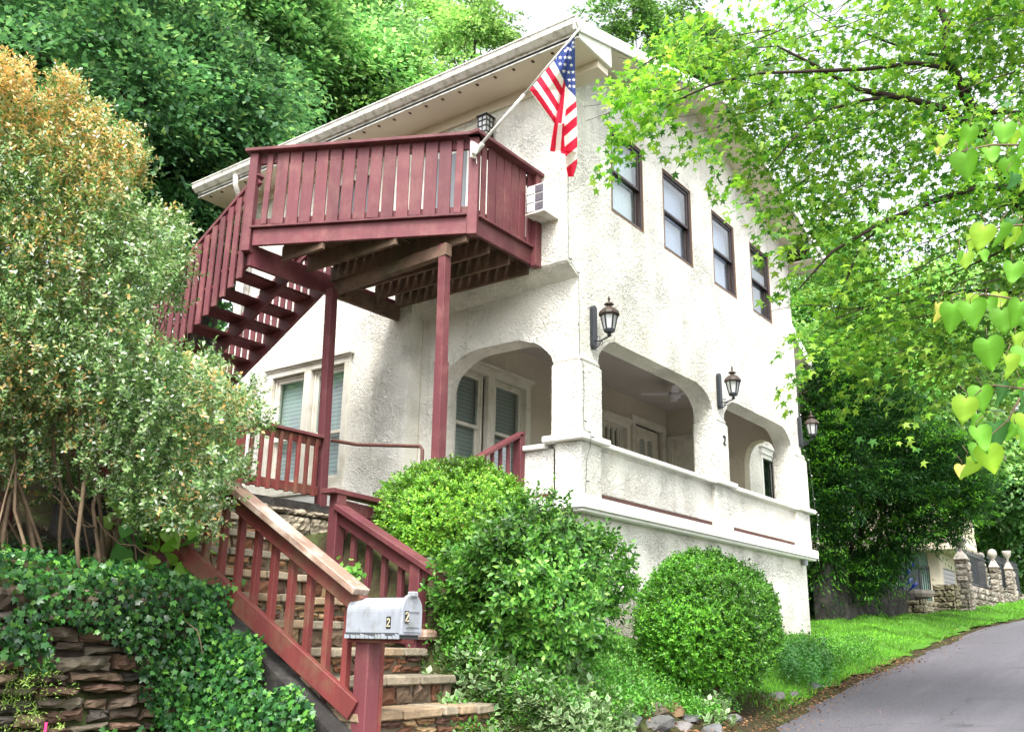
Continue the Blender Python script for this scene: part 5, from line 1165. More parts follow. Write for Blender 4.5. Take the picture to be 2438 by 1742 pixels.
# trees -------------------------------------------------------------
def tree(name, label, cat, c, rad, m, nl, ls, cols, wts, L_=1.2, W_=.55, droop=.35, group=None, seed=1, thr=-.6, trunk=True, tmpl=T_OVAL, mat='leafb', tr=.22, limbs=9, shell=.55, foot=None, tips=None, bark='bark', low=-.75):
    c = np.array(c, float); rad = np.array(rad, float); fx, fy = (c[0], c[1]) if foot is None else foot
    zg = gz(fx, fy); r = thing(name, (fx, fy, zg), label, cat, group)
    d = rdir(m*5); d = d[d[:, 2] > low]; rr = RG.uniform(shell, 1, len(d))**.7*(1+.24*clumpnoise(d*2.6, 6, 1.6, seed))
    C = c+d*rr[:, None]*rad; nz_ = clumpnoise(C*(3.4/rad.mean()), 8, 1.6, seed+3); k_ = nz_ > thr+.35; C, d = C[k_][:m], d[k_][:m]; n = len(C)
    D = d*np.array([1, 1, .5])+RG.normal(size=(n, 3))*.4+np.array([0, 0, .12])
    Ls = L_*RG.uniform(.6, 1.3, n)
    P, T, Nn, idx = sprays(C-_unit(D)*Ls[:, None]*.5, D, Ls, Ls*W_, nl, droop)
    col = palette(len(P), cols, wts, .2)*np.clip(1+.34*clumpnoise(C*(4.5/rad.mean()), 6, 1.5, seed+7), .45, 1.8)[idx][:, None]  # clump tone paints lit masses and dark voids into the leaves
    if tips is not None:
        u = np.tile(np.arange(nl), n); fr = np.linalg.norm(P-(C-_unit(D)*Ls[:, None]*.5)[idx], axis=1)/Ls[idx]; s_ = (fr > .75) & (RG.random(len(P)) < .75); col[s_] = palette(int(s_.sum()), [tips], [1], .2)
    leafmesh('crown', P, T, Nn, ls*RG.uniform(.7, 1.3, len(P)), tmpl, col, M[mat], r)
    if trunk:
        base = np.array([fx, fy, zg-.3]); top = c+np.array([0, 0, rad[2]*.35]); paths = [wig(base, top, tr, tr*.3, 10, .02)]
        for k in range(limbs):
            t = RG.uniform(.35, .95); s0 = lerp(base, top, t); dd = C[RG.integers(n)]; paths.append(wig(s0, lerp(s0, dd, .9), tr*.38*(1.2-t), .02, 8, .06))
        tubes('trunk', paths, M[bark], r)
    return r
DK = [(.10, .235, .115), (.15, .31, .145), (.065, .16, .08), (.27, .43, .18)]  # DK, MD, LM: distance haze painted in as paler, greyer greens
MD = [(.18, .37, .16), (.25, .46, .19), (.10, .25, .10), (.36, .55, .25)]
LM = [(.22, .42, .13), (.30, .50, .17), (.13, .30, .10), (.40, .57, .25)]
PL = [(.16, .32, .10), (.22, .40, .12), (.10, .22, .08)]
GB = 'trees on the wooded hill behind the house'
def T_(px, py, dep, rx, rz_, lab, pal, wts, m, nl, ls, **k):
    c = at(px, py, dep); tree(k.pop('name', 'broadleaf_tree'), lab, 'tree', c, (rx, rx, rz_), m, nl, ls, pal, wts, group=GB, **k)
T_(330, 250, 18, 2.9, 2.7, 'large dark green tree with drooping boughs behind the browned evergreen', DK, [4, 4, 4, 1], 760, 55, .15, L_=1.3, W_=.5, droop=.5, seed=11, thr=-.5, tr=.2)
T_(60, 60, 21, 3.0, 2.6, 'dark tree in the upper left corner with a thick leaning trunk', DK, [4, 4, 3, 2], 700, 60, .16, L_=1.4, droop=.45, seed=12, thr=-.8, tr=.3)
T_(480, 480, 19, 1.9, 2.3, 'dark foliage tree between the evergreen and the low end of the eave', DK, [4, 4, 4, 1], 600, 55, .15, L_=1.1, droop=.5, seed=13, thr=-1.0)
T_(560, 60, 24, 2.4, 3.2, 'mid green tree catching light at the right edge of the dark tree', MD, [4, 4, 3, 2], 700, 60, .17, L_=1.4, droop=.4, seed=14, thr=-.8)
T_(700, 250, 26, 2.6, 2.9, 'mid green tree above the deck with pale leaf masses', MD, [3, 4, 2, 3], 560, 55, .18, L_=1.5, droop=.35, seed=15, thr=-.5)
T_(790, 90, 30, 2.7, 3.0, 'tree with dark forking limbs near the top centre left', MD, [3, 4, 2, 2], 430, 55, .18, L_=1.4, seed=16, thr=.0, limbs=16, tr=.3)
T_(915, 260, 27, 2.0, 1.9, 'bright yellow green tree just above the roof slope', LM, [4, 4, 2, 2], 380, 55, .17, L_=1.2, seed=17, thr=-.2, limbs=14)
T_(990, 60, 36, 2.8, 2.6, 'light green tree crown against the white sky left of the pale one', LM, [4, 3, 2, 2], 150, 45, .18, L_=1.2, seed=19, thr=.25, limbs=12)
T_(1130, 110, 33, 1.9, 2.1, 'thin pale yellow green tree rising over the roof with sky through it', LM, [4, 5, 1, 4], 240, 44, .16, L_=1.15, seed=18, thr=.2, limbs=16, tr=.14)
T_(1510, 60, 48, 2.6, 2.6, 'distant pale green tree top right of the roof peak', PL, [4, 3, 2], 190, 45, .22, L_=1.3, seed=20, thr=.2)
T_(1640, 120, 52, 2.0, 2.0, 'distant pale green tree top behind the maple tips', PL, [4, 3, 2], 260, 60, .22, L_=1.5, seed=23, thr=-.2)
GB = 'trees beyond the road and garage'
T_(2080, 1010, 40, 4.6, 5.0, 'tall bright green tree directly behind the dark evergreen', LM, [4, 4, 3, 2], 800, 60, .26, L_=1.9, seed=24, thr=-1.0)
T_(2290, 1000, 46, 5.2, 5.0, 'light green tree right of the evergreen with open airy foliage', LM, [4, 4, 2, 3], 800, 60, .28, L_=2.0, seed=25, thr=-.9)
T_(2440, 1200, 44, 4.2, 4.0, 'dense green tree over the stone pillars at the right edge', MD, [3, 4, 2, 3], 700, 60, .26, L_=1.8, seed=26, thr=-1.0)
T_(2330, 1280, 50, 4.6, 3.2, 'pale leafy tree behind the garage roof', LM, [4, 4, 2, 3], 600, 60, .26, L_=1.7, seed=27, thr=-1.0)
T_(1950, 760, 42, 3.8, 4.6, 'green tree right of the house behind the maple tips', LM, [4, 4, 2, 2], 600, 60, .26, L_=1.9, seed=28, thr=-.7)
T_(2400, 760, 60, 5.6, 4.6, 'faint green tree in the gap under the maple limbs', LM, [4, 4, 2, 2], 500, 60, .34, L_=2.2, seed=29, thr=-.4)
# woodland mass filling the hill
n = 60000; x = RG.uniform(-25, 75, n); y = RG.uniform(13, 60, n); k_ = (x < 18) | (y > 16)
x, y = x[k_], y[k_]; z = ground(x, y)+RG.uniform(0, 1, len(x))**.6*(1.3+.9*clumpnoise(np.stack([x, y, 0*x], 1)*.5, 6, 1., 4))
P = np.stack([x, y, z], 1)
wd_ = leafmesh('hillside_undergrowth', P, RG.normal(size=P.shape)*.6+[0, -.3, -.5], RG.normal(size=P.shape)*.6+[0, -.4, .8], RG.uniform(.25, .55, len(P)), T_OVAL, palette(len(P), [(.07, .19, .08), (.11, .28, .10), (.18, .37, .13)], [4, 4, 2], .2), M['leafb'])
tag(wd_, 'green undergrowth covering the hillside behind the trees', 'undergrowth', kind='stuff')
# dark evergreen with several stems beside the house
ye = thing('yew_tree', tuple(on(2045, 1498, 2, .36)), 'big dark yew with bright tips and several leaning stems right of the house', 'tree')
OY = [(1928, 900), (1975, 855), (2040, 900), (2100, 880), (2150, 930), (2190, 1000), (2260, 1050), (2330, 1120), (2350, 1200), (2290, 1270), (2200, 1310), (2150, 1330), (2120, 1370), (2080, 1420), (2040, 1440), (2000, 1450), (1965, 1475), (1925, 1505), (1915, 1300)]
pxs = RG.uniform(1910, 2360, 9000); pys = RG.uniform(850, 1500, 9000); ok = np.array([inpoly(a, c, OY) for a, c in zip(pxs, pys)]); pxs, pys = pxs[ok], pys[ok]
u_ = RG.uniform(-1, 1, len(pxs)); dep = 20.3+np.sign(u_)*np.abs(u_)**.55*1.7*np.interp(pys, [850, 1200, 1450], [.5, 1, .6])
C = np.array([at(a, c, d_) for a, c, d_ in zip(pxs, pys, dep)]); nz_ = clumpnoise(C*1.3, 8, 1.7, 41); k_ = nz_ > -1.0; C = C[k_][:3900]
D = RG.normal(size=(len(C), 3))*.5+np.array([0, 0, .5])+(C-at(2080, 1250, 20.3))*.28
Ls = RG.uniform(.3, .6, len(C)); P, T, Nn, idx = sprays(C, D, Ls, Ls*.42, 42, .15)
col = palette(len(P), [(.014, .05, .016), (.024, .08, .02), (.04, .12, .028)], [4, 4, 2], .2)
fr = np.linalg.norm(P-C[idx], axis=1)/Ls[idx]; br = (clumpnoise(C*1.6, 7, 1.6, 55) > -.1)[idx]; s_ = (fr > .6) & br & (RG.random(len(P)) < .8); col[s_] = palette(int(s_.sum()), [(.13, .34, .03), (.08, .24, .03)], [2, 1], .2)
leafmesh('crown', P, T, Nn, .10*RG.uniform(.7, 1.3, len(P)), T_NARROW, col, M['leafb'], ye)
paths = []; g_ = on(2045, 1505, 2, .36)
for (px, py, r_) in ((1990, 1360, .09), (2030, 1330, .1), (2085, 1340, .12), (2130, 1360, .11), (2160, 1330, .08), (2050, 1250, .08), (2110, 1200, .07)):
    paths.append(wig((g_[0]+RG.uniform(-.2, .3), g_[1]+RG.uniform(-.2, .2), gz(g_[0], g_[1])-.2), at(px, py, 20.3), r_, r_*.5, 8, .04)); paths.append(wig(at(px, py, 20.3), at(px+RG.uniform(-40, 60), py-220, 20.3), r_*.5, .02, 8, .04))
tubes('trunk', paths, M['bark'], ye, 8)
# ------------------------------------------------------------------ maple reaching in from the right
mp_ = thing('maple_tree', (9.6, -3.4, gz(9.6, -3.4)), 'maple reaching in from the right with star shaped lime leaves over the house front', 'tree')
OM = [(1500, 120), (1560, 60), (1680, 40), (1730, 0), (1780, -60), (2600, -80), (2600, 880), (2438, 860), (2250, 900), (2100, 960), (2010, 900), (1975, 850), (1960, 800), (1950, 740), (1960, 640), (1925, 560), (1870, 470), (1800, 400), (1740, 340), (1660, 300), (1580, 280), (1510, 250), (1490, 200)]
pxs = RG.uniform(1440, 2600, 9000); pys = RG.uniform(-80, 980, 9000); ok = np.array([inpoly(a, c, OM) for a, c in zip(pxs, pys)]); pxs, pys = pxs[ok], pys[ok]
dep = 8.3+RG.uniform(-.5, 1.8, len(pxs))+np.interp(pxs, [1450, 1900, 2500], [.3, 1.0, .2])
C = np.array([at(a, c, d_) for a, c, d_ in zip(pxs, pys, dep)]); nz_ = clumpnoise(C*1.5, 8, 1.7, 61)+np.interp(pys, [0, 200, 600], [-.15, 0, .2])+np.interp(pxs, [1450, 1700, 2000], [-.75, -.45, 0])
k_ = (nz_ > -.75) & (C[:, 1] < 5.05); C = C[k_][:800]
tipsC = [(1450, 365), (1480, 345), (1500, 300), (1530, 290), (1490, 240), (1560, 260), (1510, 210), (1620, 330), (1650, 360), (1700, 400), (1690, 340), (1890, 800), (1905, 790), (1885, 905), (1900, 890), (1840, 560), (1850, 600), (1560, 180), (1600, 150), (1640, 110), (1745, 90), (1730, 440), (1780, 470), (1540, 230), (1590, 290), (1465, 380), (1860, 700), (1880, 650)]
C = np.concatenate([C, np.array([at(a, c, 8.35+.2*math.sin(i)) for i, (a, c) in enumerate(tipsC)])])
D = np.array([-.45, .5, -.25])+RG.normal(size=(len(C), 3))*.45
Ls = RG.uniform(.45, .85, len(C)); Ls[-len(tipsC):] = .36
P, T, Nn, idx = sprays(C-_unit(D)*Ls[:, None]*.5, D, Ls, Ls*.5, 30, .35, nup=.8, jit=.5)
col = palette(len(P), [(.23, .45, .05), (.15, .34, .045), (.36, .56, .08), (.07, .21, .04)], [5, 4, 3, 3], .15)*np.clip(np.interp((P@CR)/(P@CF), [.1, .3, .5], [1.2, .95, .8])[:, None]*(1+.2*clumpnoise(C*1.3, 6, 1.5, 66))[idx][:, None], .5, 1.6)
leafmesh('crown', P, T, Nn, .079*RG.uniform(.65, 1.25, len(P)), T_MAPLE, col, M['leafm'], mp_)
J = at(2400, 440, 9.2); base = np.array([9.6, -3.4, gz(9.6, -3.4)-.3])
paths = [wig(base, at(2520, 560, 9.4), .20, .13, 10, .015), wig(at(2520, 560, 9.4), J, .13, .085, 5, .02)]
def limb(pts, r0, r1, d0, d1):
    n = len(pts); P = [at(a, c, lerp(d0, d1, i/(n-1))) for i, (a, c) in enumerate(pts)]; return (P, list(np.linspace(r0, r1, n)))
paths += [limb([(2400, 440), (2340, 330), (2310, 250), (2270, 170), (2250, 130), (2255, 60), (2230, 0), (2200, -60)], .06, .03, 9.2, 9.5),
          limb([(2345, 325), (2250, 260), (2160, 235), (2050, 215), (2000, 190), (1930, 150), (1850, 110)], .045, .01, 9.2, 9.0),
          limb([(2120, 230), (2050, 240), (1960, 265), (1890, 330), (1830, 400)], .02, .005, 9.1, 8.8),
          limb([(2270, 165), (2180, 150), (2060, 165), (1930, 170), (1800, 175), (1700, 200), (1610, 240), (1560, 270)], .025, .005, 9.2, 8.4),
          limb([(2255, 135), (2190, 125), (2110, 100), (2010, 60)], .02, .006, 9.3, 9.2),
          limb([(2310, 265), (2438, 270), (2560, 250)], .03, .015, 9.2, 9.5),
          limb([(2450, 450), (2330, 445), (2220, 480), (2100, 530), (1980, 600), (1900, 690)], .045, .006, 9.2, 8.8),
          limb([(2120, 525), (2050, 580), (2010, 680), (1990, 760)], .015, .004, 9.0, 9.0),
          limb([(2450, 450), (2438, 540), (2380, 600), (2250, 660)], .03, .006, 9.2, 9.0),
          limb([(2438, 700), (2300, 690), (2150, 720), (2050, 690)], .02, .004, 9.6, 9.6)]
for k in range(150):
    q = C[RG.integers(len(C)-30)]; e = q+np.array([-.3, .35, -.15])*RG.uniform(.6, 1.4)+RG.normal(size=3)*.12; s0 = q-np.array([-.3, .35, -.2])*RG.uniform(.5, 1.3)+RG.normal(size=3)*.1; paths.append(wig(s0, e, .007, .002, 6, .05))
tubes('trunk', paths, M['bark'], mp_, 7)
# second, finer lacy foliage behind the maple at far right top
# ------------------------------------------------------------------ near heart shaped leaves
hp = [(0, 0), (-.10, .12), (-.10, .30), (.04, .44), (.26, .47), (.50, .37), (.74, .20), (1.0, 0)]
hv = []; hf = []
mid = [(0, 0), (.03, 0), (.10, 0), (.22, 0), (.36, 0), (.54, 0), (.76, 0), (1, 0)]
for (a, s_) in hp: hv.append((a, s_, .10*abs(s_)-.10*a*a))
for (a, s_) in mid: hv.append((a, 0, -.05-.10*a*a))
for (a, s_) in hp: hv.append((a, -s_, .10*abs(s_)-.10*a*a))
for i in range(7):
    for o1, o2 in ((0, 8), (8, 16)):
        a, c, d_, e = o1+i, o1+i+1, o2+i+1, o2+i; hf += [(a, c, d_), (a, d_, e)]
T_HEART = (np.array(hv), hf)
def heart(fold, curl, twist):
    v = np.array(hv, float).copy(); v[:, 2] = fold*np.abs(v[:, 1])-curl*v[:, 0]**2+twist*v[:, 0]*v[:, 1]+.05*np.sin(v[:, 0]*7+v[:, 1]*5); return (v, hf)
HVAR = [heart(.25, .15, .1), heart(.7, .3, -.2), heart(.1, .5, .3), heart(1.1, .2, .2), heart(.4, -.2, -.3)]
rb = thing('redbud_branch', tuple(at(2560, 620, 2.5)), 'close twigs of large heart shaped translucent leaves hanging at the right edge', 'branch')
HL = [(2245, 345, .045, 1), (2230, 375, .03, 2), (2310, 325, .075, 0), (2298, 388, .085, 0), (2355, 375, .07, 0), (2392, 318, .08, 0), (2425, 330, .10, 0), (2400, 400, .07, 0), (2433, 440, .06, 1),
      (2310, 585, .06, 1), (2345, 560, .08, 1), (2380, 555, .08, 0), (2415, 565, .075, 1), (2436, 560, .07, 0), (2412, 650, .07, 0), (2300, 625, .06, 1),
      (2232, 745, .07, 2), (2268, 745, .09, 0), (2310, 745, .085, 0), (2350, 735, .085, 0), (2385, 760, .09, 0), (2430, 740, .085, 0), (2350, 830, .10, 0), (2415, 820, .08, 1), (2436, 850, .08, 0),
      (2300, 970, .08, 1), (2335, 945, .085, 0), (2385, 935, .085, 3), (2425, 960, .08, 3), (2325, 1040, .085, 0), (2368, 1030, .10, 3), (2420, 1010, .09, 1), (2350, 1085, .09, 1), (2300, 1110, .075, 1), (2290, 1130, .055, 2), (2436, 1040, .08, 0), (2395, 870, .07, 1),
      (2500, 400, .09, 0), (2520, 600, .09, 0), (2500, 800, .09, 1), (2520, 960, .09, 0)]
HL += [(a+RG.uniform(-40, 40), c+RG.uniform(-45, 45), s_*RG.uniform(.5, .85), int(RG.choice([0, 1, 3]))) for a, c, s_, k in HL[3:38:2]]
P = []; T = []; Nn = []; sz = []; col = []
pal_ = [(.13, .34, .025), (.27, .46, .04), (.48, .46, .10), (.05, .17, .04)]
for i, (a, c, s_, k) in enumerate(HL):
    p = at(a, c-22, 2.45+.25*math.sin(i*1.7)); P.append(p); t = -CU+CR*RG.uniform(-.35, .3)+CF*RG.uniform(-.3, .3)+np.array([0, 0, -.3]); T.append(t)
    Nn.append(-CF*1+CR*RG.uniform(-.8, .8)+CU*RG.uniform(-.2, .9)); sz.append(s_*.8); col.append(np.array(pal_[k])*RG.uniform(.85, 1.15))
P = np.array(P)
T = np.array(T); Nn = np.array(Nn); sz = np.array(sz); col = np.array(col); col = np.clip(col, 0, 1)
for k, tm in enumerate(HVAR):
    s_ = np.arange(len(P)) % 5 == k; c3 = np.clip(col[s_]*1.5+.03, 0, 1)
    leafmesh('leaves', P[s_], T[s_], Nn[s_], sz[s_], tm, col[s_], M['leafm'], rb, attr2=(list(range(8, 16)), c3[:, None, :]))
paths = [limb([(2600, 330), (2438, 345), (2360, 345), (2280, 362), (2240, 375)], .004, .0015, 2.5, 2.45), limb([(2600, 520), (2438, 535), (2380, 540), (2300, 575)], .004, .0015, 2.5, 2.45),
         limb([(2600, 690), (2438, 715), (2340, 700), (2240, 730)], .004, .0015, 2.5, 2.45), limb([(2600, 880), (2438, 925), (2350, 915), (2300, 960)], .004, .0015, 2.5, 2.5), limb([(2440, 925), (2400, 1000), (2330, 1060), (2300, 1120)], .003, .001, 2.5, 2.5), limb([(2600, 200), (2640, 700), (2600, 1000)], .012, .01, 2.6, 2.6)]
for p in P: paths.append(([p, p+CU*.012+CR*RG.uniform(-.006, .006), p+CU*.03+CR*RG.uniform(-.02, .02)], [.0012, .001, .001]))
tubes('twig', paths, M['barkl'], rb, 5)

# ------------------------------------------------------------------ ground plants
def gsample(poly, n, ymax=None):
    """points of the ground seen inside a picture area, found by walking the sight line"""
    xs_ = [p[0] for p in poly]; ys_ = [p[1] for p in poly]; a = RG.uniform(min(xs_), max(xs_), n*4); c = RG.uniform(min(ys_), max(ys_), n*4)
    ok = np.array([inpoly(p, q, poly) for p, q in zip(a, c)]); a, c = a[ok][:n], c[ok][:n]
    d = (CF*FPX)[None]+np.outer(a-PW/2, CR)-np.outer(c-PH/2, CU); d /= FPX
    t = np.full(len(a), 2.5); hit = np.zeros(len(a), bool)
    for _ in range(500):
        p = d*t[:, None]; below = p[:, 2] < ground(p[:, 0], p[:, 1]); hit |= below; t = np.where(hit, t, t+.03+t*.002)
    p = d*t[:, None]; ok = hit & (t < 60); return p[ok]
T_VAR = (np.array([(0, 0, 0), (.5, .34, .06), (1.05, 0, -.05), (.5, -.34, .06), (.14, 0, .012), (.5, .22, .05), (.88, 0, -.01), (.5, -.22, .05)]),
         [(4, 5, 6), (4, 6, 7), (0, 1, 5), (0, 5, 4), (1, 2, 6), (1, 6, 5), (2, 3, 7), (2, 7, 6), (3, 0, 4), (3, 4, 7)])
def cover(name, label, cat, P, tw, nl, ls, cols, wts, tmpl=T_OVAL, up=1.0, kind='stuff', mat='leaf', attr2=None, h=.1, op=.75):
    P = P+np.stack([RG.normal(size=len(P))*.03, RG.normal(size=len(P))*.03, RG.uniform(-.02, h, len(P))], 1)
    D = RG.normal(size=(len(P), 3))*.35+np.array([0, -.1, up]); A, T, Nn, idx = sprigs(P, D, tw*RG.uniform(.6, 1.4, len(P)), nl, ls, op)
    col = palette(len(A), cols, wts, .15)*np.clip(1+.2*clumpnoise(P*2.2, 6, 1.6, 77), .6, 1.5)[idx][:, None]
    a2 = None
    if attr2 is not None: a2 = (attr2[0], attr2[1])
    o = leafmesh(name, A, T, Nn, ls*RG.uniform(.65, 1.25, len(A)), tmpl, col, M[mat], attr2=a2)
    return tag(o, label, cat, kind=kind)
pv = gsample([(1010, 1640), (1090, 1560), (1200, 1560), (1350, 1590), (1420, 1640), (1480, 1700), (1500, 1800), (1130, 1800), (1080, 1690)], 950)
pv = np.concatenate([pv, gsample([(990, 1600), (1110, 1600), (1120, 1820), (990, 1820)], 110), gsample([(960, 1530), (1000, 1500), (1060, 1570), (1010, 1600)], 50)])
cover('variegated_groundcover', 'cream edged pale green trailing plants beside the lower steps', 'ground cover', pv, .085, 10, .05, [(.16, .30, .12), (.22, .36, .17), (.10, .24, .08)], [4, 3, 3], T_VAR, attr2=([0, 1, 2, 3], (.40, .49, .24)), h=.05)
pv2 = gsample([(1690, 1690), (1740, 1690), (1750, 1740), (1680, 1740)], 18)
cover('variegated_plant', 'small cream edged plant alone beside the rocks at the road edge', 'plant', pv2, .12, 10, .06, [(.16, .30, .12), (.22, .36, .17)], [1, 1], T_VAR, attr2=([0, 1, 2, 3], (.46, .54, .3)), h=.1, kind=None)
pc = gsample([(1250, 1620), (1360, 1540), (1500, 1540), (1620, 1640), (1760, 1690), (1700, 1730), (1560, 1700), (1480, 1742), (1420, 1742), (1400, 1650)], 2300)
pc = np.concatenate([pc, gsample([(1040, 1560), (1250, 1520), (1380, 1620), (1400, 1800), (1060, 1790)], 1500), gsample([(1830, 1560), (1920, 1530), (2060, 1520), (2100, 1560), (1990, 1610), (1900, 1620)], 900), gsample([(1040, 1500), (1350, 1500), (1500, 1560), (1100, 1600)], 900)])
cover('leafy_groundcover', 'bright green weeds spread over the bank below the house', 'ground cover', pc, .09, 7, .036, [(.08, .25, .03), (.11, .31, .04), (.05, .16, .025), (.17, .34, .05)], [4, 4, 2, 1], h=.07)
ps = gsample([(1840, 1600), (1900, 1560), (1960, 1570), (1990, 1620), (1960, 1650), (1880, 1640)], 320)
cover('low_shrub', 'low dark glossy shrub beside the ball shrub at the road edge', 'shrub', ps, .16, 10, .05, [(.05, .17, .03), (.08, .24, .04), (.12, .30, .12)], [4, 4, 2], h=.22, kind=None)
# grass on the bank
n = 52000; x = RG.uniform(9.5, 34, n); y = edge(x)+.12+RG.uniform(0, 1, n)**1.1*3.2; k_ = (y > edge(x)+.1+.12*clumpnoise(np.stack([x, y, 0*x], 1)*2, 6, 1.5, 6)) & ~((x < 15.9) & (y > 5.3)); x, y = x[k_], y[k_]
P = np.stack([x, y, ground(x, y)-.01], 1); T = RG.normal(size=P.shape)*.35+[0, 0, 1]; o = leafmesh('grass', P, T, RG.normal(size=P.shape)+[0, -1, 0], RG.uniform(.04, .09, len(P)), T_BLADE, palette(len(P), [(.11, .29, .022), (.16, .38, .03), (.075, .22, .022)], [4, 3, 2], .2)*np.clip(1+.28*clumpnoise(P*1.7, 7, 1.6, 17), .5, 1.6)[:, None], M['leaf'])
tag(o, 'bright mown grass verge between the road and the far walls', 'grass', kind='stuff')
# lawn base tint under the blades
# clover patches / dry leaves
n = 3000; x = np.concatenate([RG.uniform(5.5, 15, n), RG.uniform(14, 22, 400)]); y = edge(x)+RG.normal(size=len(x))*.16+np.interp(x, [6, 9, 13, 15], [.35, .28, .05, -.02])*RG.random(len(x)); k_ = y > edge(x)-.5; x, y = x[k_], y[k_]
z = np.where(y < edge(x), zroad(x)+.015, ground(x, y)+.01); P = np.stack([x, y, z+RG.uniform(0, .02, len(x))], 1)
o = leafmesh('leaf_litter', P, RG.normal(size=P.shape)*[1, 1, .2], RG.normal(size=P.shape)*.45+[0, 0, 1], RG.uniform(.015, .045, len(P)), T_OVAL, palette(len(P), [(.20, .095, .045), (.27, .14, .065), (.12, .065, .04), (.34, .2, .1)], [4, 3, 3, 1], .2), M['dryleaf'])
tag(o, 'brown dry leaves gathered along the road edge', 'dry leaves', kind='stuff')
n = 900; x = RG.uniform(7, 22, n); y = edge(x)-np.abs(RG.normal(size=n))*.55; P = np.stack([x, y, zroad(x)+.016], 1)
tag(leafmesh('leaf_crumbs', P, RG.normal(size=P.shape)*[1, 1, .1], RG.normal(size=P.shape)*.2+[0, 0, 1], RG.uniform(.01, .03, n), T_OVAL, palette(n, [(.30, .15, .06), (.36, .25, .12), (.2, .1, .05)], [1, 1, 1], .2), M['dryleaf']), 'scattered tan leaf bits on the asphalt near its edge', 'dry leaves', kind='stuff')
# ivy
def ivy(P, out, ls, n0):
    T = RG.normal(size=P.shape)*.55+[0, 0, -.6]; Nn = RG.normal(size=P.shape)*.38+np.array(out); return T, Nn
n = 22000; x = RG.uniform(.9, 3.70, n); z = RG.uniform(-1.5, .30, n); nz_ = clumpnoise(np.stack([x*1.0, z*1.6, 0*x], 1)*2.6, 8, 1.6, 92)
th = np.interp(z, [-1.0, -.45, -.12, .1, .3], [.5, .1, -.7, -1.5, -2])+np.interp(x, [1.8, 2.9, 3.3, 3.7], [.2, .0, -.8, -1.6]); k_ = nz_ > th
x, z = x[k_], z[k_]; P1 = np.stack([x, 4.93-RG.uniform(0, .10, len(x)), z], 1); T1, N1 = ivy(P1, (0, -1, .45), .05, 0)
n = 8000; x = RG.uniform(.2, 3.74, n); y = RG.uniform(4.9, 6.6, n); k_ = (RG.random(n) < np.interp(y, [4.9, 5.4, 6.6], [1, .7, .3])); x, y = x[k_], y[k_]; P2 = np.stack([x, y, ground(x, np.maximum(y, 5.08))+RG.uniform(0, .08, len(x))], 1); T2, N2 = ivy(P2, (0, -.4, 1), .05, 0)
n = 22000; y = RG.uniform(2.9, 5.1, n); z = RG.uniform(-1.3, .5, n); k_ = (z < zstair(y)-.05+.06*clumpnoise(np.stack([y, z, 0*z], 1)*4, 6, 1.5, 8)); y, z = y[k_], z[k_]; P3_ = np.stack([3.66-RG.uniform(0, .1, len(y)), y, z], 1); T3, N3 = ivy(P3_, (-1, -.2, .5), .05, 0)
n = 9000; x = RG.uniform(1.5, 3.72, n); y = RG.uniform(2.5, 5.0, n); k_ = RG.random(n) < np.interp(x, [2., 2.8, 3.4], [.1, .5, 1]); x, y = x[k_], y[k_]; P4 = np.stack([x, y, ground(x, y)+RG.uniform(0, .1, len(x))], 1); T4, N4 = ivy(P4, (0, -.3, 1), .05, 0)
P = np.concatenate([P1, P2, P3_, P4]); T = np.concatenate([T1, T2, T3, T4]); Nn = np.concatenate([N1, N2, N3, N4])
cl = palette(len(P), [(.035, .13, .03), (.06, .20, .035), (.02, .075, .025), (.13, .32, .05)], [5, 4, 3, 1.8], .2)*np.clip(1+.3*clumpnoise(P*2, 6, 1.6, 12), .5, 1.6)[:, None]
o = leafmesh('ivy', P, T, Nn, .040*RG.uniform(.45, 1.4, len(P)), T_IVY, cl, M['leaf']); tag(o, 'dark ivy trailing over the retaining wall and stair side at lower left', 'ivy', kind='stuff')
# broad leaves lit up under the box tree
bp = thing('broadleaf_plant', tuple(on(380, 1400, 1, 5.5)), 'bright broad leaved plant under the left evergreen beside the railing', 'plant')
n = 120; P = np.array([at(a, c, RG.uniform(5.8, 6.3)) for a, c in zip(RG.normal(385, 62, n), RG.uniform(1170, 1440, n))]); T = RG.normal(size=(n, 3))*.7+[-.2, -.3, -.4]; Nn = RG.normal(size=(n, 3))*.5+[-.4, -.4, .8]
leafmesh('foliage', P, T, Nn, RG.uniform(.07, .15, n), T_HEART, palette(n, [(.22, .45, .06), (.10, .28, .06), (.32, .52, .10)], [3, 3, 2], .15), M['leafm'], bp)
paths = [wig((g[0], g[1], gz(g[0], g[1])-.05), P[RG.integers(n)], .006, .003) for g in [on(RG.uniform(320, 430), 1420, 1, RG.uniform(5.3, 5.9)) for _ in range(12)]]; tubes('stem', paths, M['barkl'], bp, 5)
# vine roots hanging on the wall, pink marker, small weeds at lower left corner
b = MB(); b.tube([at(425, 1450, 5.46), at(444, 1480, 5.43), at(440, 1520, 5.42), at(430, 1540, 5.42), at(415, 1560, 5.43)], .005, 5); b.tube([at(446, 1482, 5.43), at(470, 1500, 5.41), at(478, 1530, 5.40), at(482, 1555, 5.40)], .004, 5); b.tube([at(430, 1535, 5.42), at(438, 1560, 5.42)], .003, 5); tag(b.build('hanging_root', M['barkl']), 'forked pale root hanging down across the ivy', 'root')
b = MB(); p = at(107, 1742, 4.0); b.tube([p-[0, 0, .3], p+np.array([0, 0, .04])], .006, 6); tag(b.build('marker_stake', M['pink']), 'small pink marker stake in the bottom left corner', 'stake')
pw = gsample([(0, 1640), (60, 1600), (110, 1700), (90, 1742), (0, 1742)], 10)
n = 160; P = np.array([at(a, c, RG.uniform(4.6, 4.9)) for a, c in zip(np.abs(RG.normal(0, 60, n)), RG.uniform(1600, 1760, n))])
